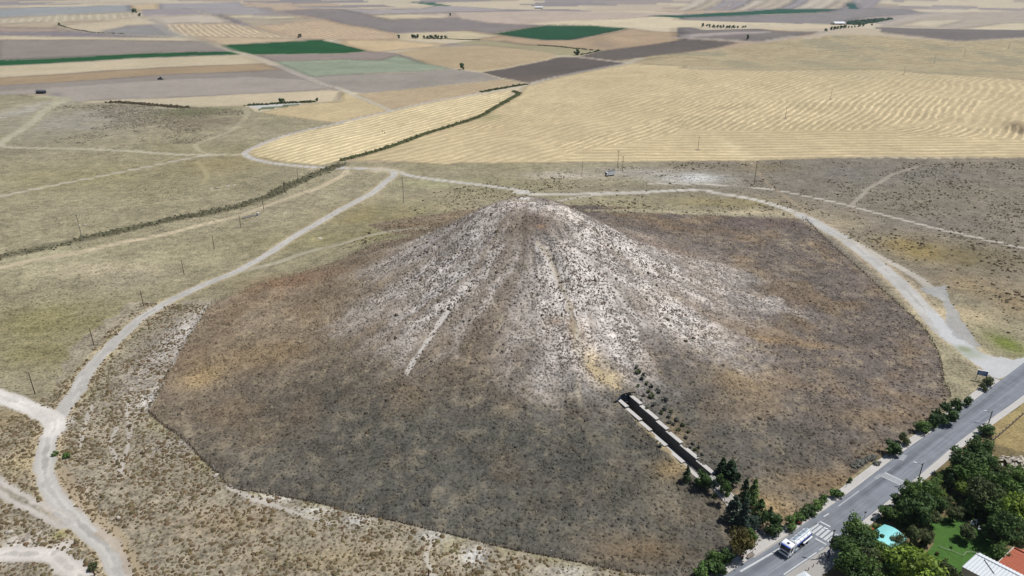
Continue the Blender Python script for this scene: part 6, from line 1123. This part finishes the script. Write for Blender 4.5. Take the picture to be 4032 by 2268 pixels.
# low garden wall running to the right edge
wa = [atz(q, 0.3) for q in px('7', [(1600, 1085), (1700, 1000), (1800, 915), (1958, 775), (2050, 700)])]
o = thing('garden_fence', (wa[0].x, wa[0].y, 0), 'weathered rail fence running to the right edge behind the street lamp', 'fence')
for i in range(len(wa) - 1): MB().tube([wa[i] - wa[0] + Vector((0, 0, 0.75)), wa[i + 1] - wa[0] + Vector((0, 0, 0.75))], 0.12, 6).build('rail', M['woodl'], o); MB().tube([wa[i] - wa[0] + Vector((0, 0, 0.3)), wa[i + 1] - wa[0] + Vector((0, 0, 0.3))], 0.1, 6).build('rail', M['wood'], o)
for q in walk([(v.x, v.y) for v in wa], 2.4): MB().box((q[0] - wa[0].x, q[1] - wa[0].y, 0.45), (0.16, 0.16, 1.3)).build('post', M['wood'], o)
# ------------------------------------------------------------------ turquoise canopy
cq = [atz(q, 3.2) for q in px('6', [(285, 985), (450, 880), (660, 1010), (420, 1150)])]
cc = sum(cq, Vector()) / 4; ex = (cq[1] - cq[0]).normalized(); Lx = (cq[1] - cq[0]).length + 1.0; Ly = abs((cq[2] - cq[1]).dot(Vector((-ex.y, ex.x, 0)))) + 1.0
o = thing('canopy', (cc.x, cc.y, 0), 'bright turquoise arched canopy half hidden among the garden trees', 'canopy', math.atan2(ex.y, ex.x)); m_ = 10; vs = []
for z_ in (0, 0.08):
    for i in range(m_ + 1):
        t = i / m_; 
        for x in (-Lx / 2, Lx / 2): vs.append((x, (t - 0.5) * Ly, 2.7 + 0.7 * math.sin(math.pi * t) + z_))
n2 = 2 * (m_ + 1); fs = []
for i in range(m_): a = 2 * i; fs += [(a, a + 1, a + 3, a + 2), (n2 + a, n2 + a + 2, n2 + a + 3, n2 + a + 1), (a, a + 2, n2 + a + 2, n2 + a), (a + 1, n2 + a + 1, n2 + a + 3, a + 3)]
fs += [(0, n2, n2 + 1, 1), (2 * m_, 2 * m_ + 1, n2 + 2 * m_ + 1, n2 + 2 * m_)]
MB().add(vs, fs).build('roof_sheet', M['cyan'], o)
for x in (-Lx / 2 + 0.2, Lx / 2 - 0.2):
    for y in (-Ly / 2 + 0.2, Ly / 2 - 0.2): MB().tube([(x, y, 0), (x, y, 2.8)], 0.07, 6).build('post', M['steel'], o)
p = atz(P('6', (285, 940)), 0.6); o = thing('red_barrel', (p.x, p.y, 0), 'small red barrel left of the turquoise canopy', 'barrel'); MB().tube([(0, 0, 0), (0, 0, 0.4), (0, 0, 0.95)], [0.36, 0.42, 0.36], 12).build('drum', M['red'], o); MB().tube([(0, 0, 0.951), (0, 0, 1.0)], 0.3, 12).build('lid', M['lampred'], o)
# ------------------------------------------------------------------ houses at the bottom right
def corr_sheet(name, quad, n, mat, parent, L0, rib=0.05):
    """ribbed sheet: quad corners a,b (eave) c,d (ridge)"""
    a, b, c, d = [v - L0 for v in quad]; nrm = (b - a).cross(d - a).normalized(); nrm = nrm if nrm.z > 0 else -nrm; mb = MB(); vs = []; fs = []; m_ = n * 3
    for i in range(m_ + 1):
        t = i / m_; h = rib if i % 3 == 1 else 0; vs += [a.lerp(b, t) + nrm * h, d.lerp(c, t) + nrm * h]
    for i in range(m_): fs.append((2 * i, 2 * i + 2, 2 * i + 3, 2 * i + 1))
    return mb.add(vs, fs).build(name, mat, parent)
zr, ze = 4.6, 3.2
apex = atz(P('6', (1430, 1205)), zr); ridge2 = atz(P('6', (1960, 1475)), zr); eL = atz(P('6', (1275, 1345)), ze); eL2 = eL + (ridge2 - apex) * 1.0
o = thing('metal_roofed_house', (apex.x, apex.y, 0), 'house with a pale ribbed metal roof in the bottom right corner', 'house'); L0 = Vector((apex.x, apex.y, 0)); far_e = apex + (apex - eL); far_e.z = ze; far_e2 = far_e + (ridge2 - apex)
eLs = Vector((eL.x, eL.y, ze)); eL2.z = ze
rf = corr_sheet('roof', [eLs, eL2, ridge2, apex], 14, M['corr'], o, L0, 0.07); corr_sheet('roof', [apex.lerp(far_e, 0.35), ridge2.lerp(far_e2, 0.35), ridge2, apex], 14, M['corr'], o, L0, 0.07)
MB().tube([apex - L0 + Vector((0, 0, 0.06)), ridge2 - L0 + Vector((0, 0, 0.06))], 0.16, 6).build('ridge_cap', M['white'], rf)
p0 = apex.lerp(ridge2, 0.2).lerp(eLs.lerp(eL2, 0.2), 0.1) - L0; p1 = apex.lerp(ridge2, 0.55).lerp(eLs.lerp(eL2, 0.55), 0.55) - L0
MB().tube([p0 + Vector((0, 0, 0.12)), p1 + Vector((0, 0, 0.12))], 0.06, 5).build('roof_cable', M['rust'], rf)
w4 = [apex.lerp(far_e, 0.33), ridge2.lerp(far_e2, 0.33), eL2.lerp(ridge2, 0.06), eLs.lerp(apex, 0.06)]
mb = MB(); vs = [Vector((v.x, v.y, 0)) - Vector((L0.x, L0.y, 0)) for v in w4] + [Vector((v.x, v.y, ze - 0.05)) - Vector((L0.x, L0.y, 0)) for v in w4]; mb.add(vs, [(0, 1, 5, 4), (1, 2, 6, 5), (2, 3, 7, 6), (3, 0, 4, 7)]); wl = mb.build('wall', M['plaster'], o)
# red tiled hip roof: rows of tiles as real stepped courses
ra = atz(P('6', (1845, 1135)), 4.8); rb_ = atz(P('6', (1660, 1310)), 3.4); rc_ = rb_ + (ridge2 - apex).normalized() * 11; ua = (ra - rb_); rd = ra + (ridge2 - apex).normalized() * 11
o = thing('red_roofed_house', (ra.x, ra.y, 0), 'house with a red tiled hip roof at the right edge of the bottom', 'house'); L0 = Vector((ra.x, ra.y, 0))
nrow, ncol = 14, 24; along_ = rc_ - rb_; up_ = ra - rb_; nrm = along_.cross(up_).normalized(); nrm = nrm if nrm.z > 0 else -nrm
rfp = MB().sheet([v - L0 - nrm * 0.05 for v in (rb_, rc_, rd, ra)]).build('roof', M['tile'], o)
def tile_mesh():
    mb = MB(); w_ = along_.length / ncol; l_ = up_.length / nrow * 1.18; vs = []; m_ = 5
    for y in (0, l_):
        for i in range(m_ + 1): t = i / m_; vs.append((t * w_, y, 0.02 + 0.075 * math.sin(math.pi * t) + (0.05 if y == 0 else 0)))
    mb.add(vs, [(i, i + 1, m_ + 2 + i, m_ + 1 + i) for i in range(m_)]); ob = mb.build('roof_tile', M['tile']); me = ob.data; bpy.data.objects.remove(ob); return me
tm = tile_mesh(); ax = along_.normalized(); ay = up_.normalized(); az_ = ax.cross(ay); 
if az_.z < 0: az_ = -az_
Mt = Matrix((ax, ay, az_)).transposed().to_4x4(); k = 0
for r_ in range(nrow):
    for c_ in range(ncol):
        if k >= 300: break
        q = rb_ + up_ * (r_ / nrow) + along_ * (c_ / ncol); ob = bpy.data.objects.new('roof_tile', tm); COL.objects.link(ob); ob.parent = rfp; ob.matrix_local = Matrix.Translation(q - L0 + az_ * 0.02 * rng.random()) @ Mt; k += 1
back = ra + Vector((up_.x, up_.y, 0)).normalized() * 3.2 + ax * 1.5; back.z = 3.4; bk2 = back + ax * 9
MB().add([ra - L0, rd - L0, bk2 - L0, back - L0], [(0, 1, 2, 3)]).build('roof_back_slope', M['tile'], o)
hipc = ra - ax * 0.2
MB().tube([ra - L0 + Vector((0, 0, 0.1)), rd - L0 + Vector((0, 0, 0.1))], 0.14, 6).build('ridge_cap', M['tile'], rfp); MB().tube([rb_ - L0, ra - L0 + Vector((0, 0, 0.1))], 0.13, 6).build('hip_cap', M['plaster'], rfp)
MB().tube([rb_ - L0 - ay * 0.15, rc_ - L0 - ay * 0.15], 0.12, 6).build('gutter', M['chassis'], rfp)
wv = [rb_ + ay * 0.5 + ax * 0.4, rc_ + ay * 0.5, bk2, back]; mb = MB(); mb.add([Vector((v.x, v.y, 0)) - Vector((L0.x, L0.y, 0)) for v in wv] + [Vector((v.x - L0.x, v.y - L0.y, 3.3)) for v in wv], [(0, 1, 5, 4), (1, 2, 6, 5), (2, 3, 7, 6), (3, 0, 4, 7)]); mb.build('wall', M['plaster'], o)
# tent corner at the bottom edge on the forecourt
p = atz(P('8', (1900, 1470)), 2.6); o = thing('parasol', (p.x, p.y, 0.06), 'pale square parasol cut by the bottom edge on the forecourt', 'parasol', 0.5)
MB().add([(-1.4, -1.4, 2.3), (1.4, -1.4, 2.3), (1.4, 1.4, 2.3), (-1.4, 1.4, 2.3), (0, 0, 2.95)], [(0, 1, 4), (1, 2, 4), (2, 3, 4), (3, 0, 4), (3, 2, 1, 0)]).build('canopy', M['corr'], o); MB().tube([(0, 0, 0), (0, 0, 2.9)], 0.05, 6).build('pole', M['steel'], o); MB().box((0, 0, 0.06), (0.7, 0.7, 0.12)).build('base', M['conc'], o)
# garden furniture on the lawn
def chair(q, rz, label):
    p = atz(q, 0); o = thing('garden_chair', p, label, 'chair', rz); MB().box((0, 0, 0.42), (0.7, 0.7, 0.08)).build('seat', M['white'], o, bev=0.02); MB().box((0, 0.33, 0.8), (0.7, 0.08, 0.75)).build('backrest', M['white'], o, bev=0.02)
    for x in (-0.3, 0.3):
        for y in (-0.3, 0.3): MB().tube([(x, y, 0), (x, y, 0.4)], 0.04, 5).build('leg', M['white'], o)
        MB().box((x * 1.15, 0, 0.62), (0.08, 0.7, 0.05)).build('armrest', M['white'], o)
chair(P('6', (1385, 890)), 0.5, 'upper white garden chair at the far side of the lawn'); chair(P('6', (1415, 875)), -0.6, 'white garden chair right beside the upper one on the lawn'); chair(P('6', (1470, 950)), 0.2, 'lower white garden chair half hidden by the lawn trees')
ln = [atz(q, 0.5) for q in px('6', [(1030, 1115), (1100, 1145), (1160, 1160), (1290, 1215), (1330, 1175), (1480, 1185)])]; o = thing('lawn_edging', (ln[0].x, ln[0].y, 0), 'thin pale low rope edging across the lawn', 'edging')
MB().tube([v - ln[0] + Vector((0, 0, 0.35)) for v in ln], 0.05, 5).build('rope', M['whitepost'], o)
for v in ln: MB().tube([(v.x - ln[0].x, v.y - ln[0].y, 0), (v.x - ln[0].x, v.y - ln[0].y, 0.42)], 0.05, 5).build('stake', M['whitepost'], o)
# ------------------------------------------------------------------ far barn
p = g3(px('C', [(1190, 188)])[0]); o = thing('barn', p, 'long white roofed barn far away at upper right', 'barn', R(4)); k = zc_of(p) / F_PX; L = 44 * k; wd = 26
MB().box((0, wd / 2, 2.2), (L, wd, 4.4)).build('wall', M['plaster'], o); rfb = MB().add([(-L / 2, -1, 4.4), (L / 2, -1, 4.4), (L / 2, wd + 1, 4.4), (-L / 2, wd + 1, 4.4), (-L / 2, wd / 2, 8.5), (L / 2, wd / 2, 8.5)], [(0, 1, 5, 4), (2, 3, 4, 5), (0, 4, 3), (1, 2, 5), (0, 3, 2, 1)]).build('roof', M['white'], o)
MB().box((0, -0.03, 2.0), (8, 0.2, 3.4)).build('door', M['slate'], o)
for s in (-0.36, -0.22, 0.22, 0.36): MB().box((s * L, -0.03, 2.6), (4, 0.2, 1.2)).build('window', M['glass'], o)
p = g3(px('B', [(1490, 66)])[0]); o = thing('barn', p, 'tiny pale farm building on the distant skyline', 'barn'); MB().box((0, 0, 3), (34, 16, 6)).build('wall', M['plaster'], o); MB().add([(-18, -9, 6), (18, -9, 6), (18, 9, 6), (-18, 9, 6), (-18, 0, 10), (18, 0, 10)], [(0, 1, 5, 4), (2, 3, 4, 5), (0, 4, 3), (1, 2, 5)]).build('roof', M['white'], o)
p = g3(px('A', [(312, 706)])[0]); o = thing('shed', p, 'small dark shed at the end of the looping track', 'shed'); MB().box((0, 0, 1.5), (9, 5, 3)).build('wall', M['slate'], o); MB().add([(-5, -3, 3), (5, -3, 3), (5, 3, 3), (-5, 3, 3), (-5, 0, 4.4), (5, 0, 4.4)], [(0, 1, 5, 4), (2, 3, 4, 5), (0, 4, 3), (1, 2, 5)]).build('roof', M['steel'], o); MB().box((1, -2.55, 1.1), (1.4, 0.1, 2.1)).build('door', M['wood'], o)
# ------------------------------------------------------------------ haze
def haze():
    bm = bmesh.new(); bmesh.ops.create_cube(bm, size=1)
    for v in bm.verts: v.co = Vector((v.co.x * 130000, v.co.y * 130000, (-14 if v.co.z < 0 else 230)))
    me = bpy.data.meshes.new('haze'); bm.to_mesh(me); bm.free(); o = bpy.data.objects.new('haze', me); COL.objects.link(o); o['kind'] = 'stuff'; o['label'] = 'thin blue summer haze over the distant plain'; o['category'] = 'haze'
    m = bpy.data.materials.new('haze'); m.use_nodes = True; nt = m.node_tree; nt.nodes.clear()
    ou = nt.nodes.new('ShaderNodeOutputMaterial'); v = nt.nodes.new('ShaderNodeVolumePrincipled'); v.inputs['Color'].default_value = (0.72, 0.82, 0.95, 1); v.inputs['Density'].default_value = 0.000045; v.inputs['Anisotropy'].default_value = 0.2
    nt.links.new(v.outputs[0], ou.inputs['Volume']); me.materials.append(m)
haze()
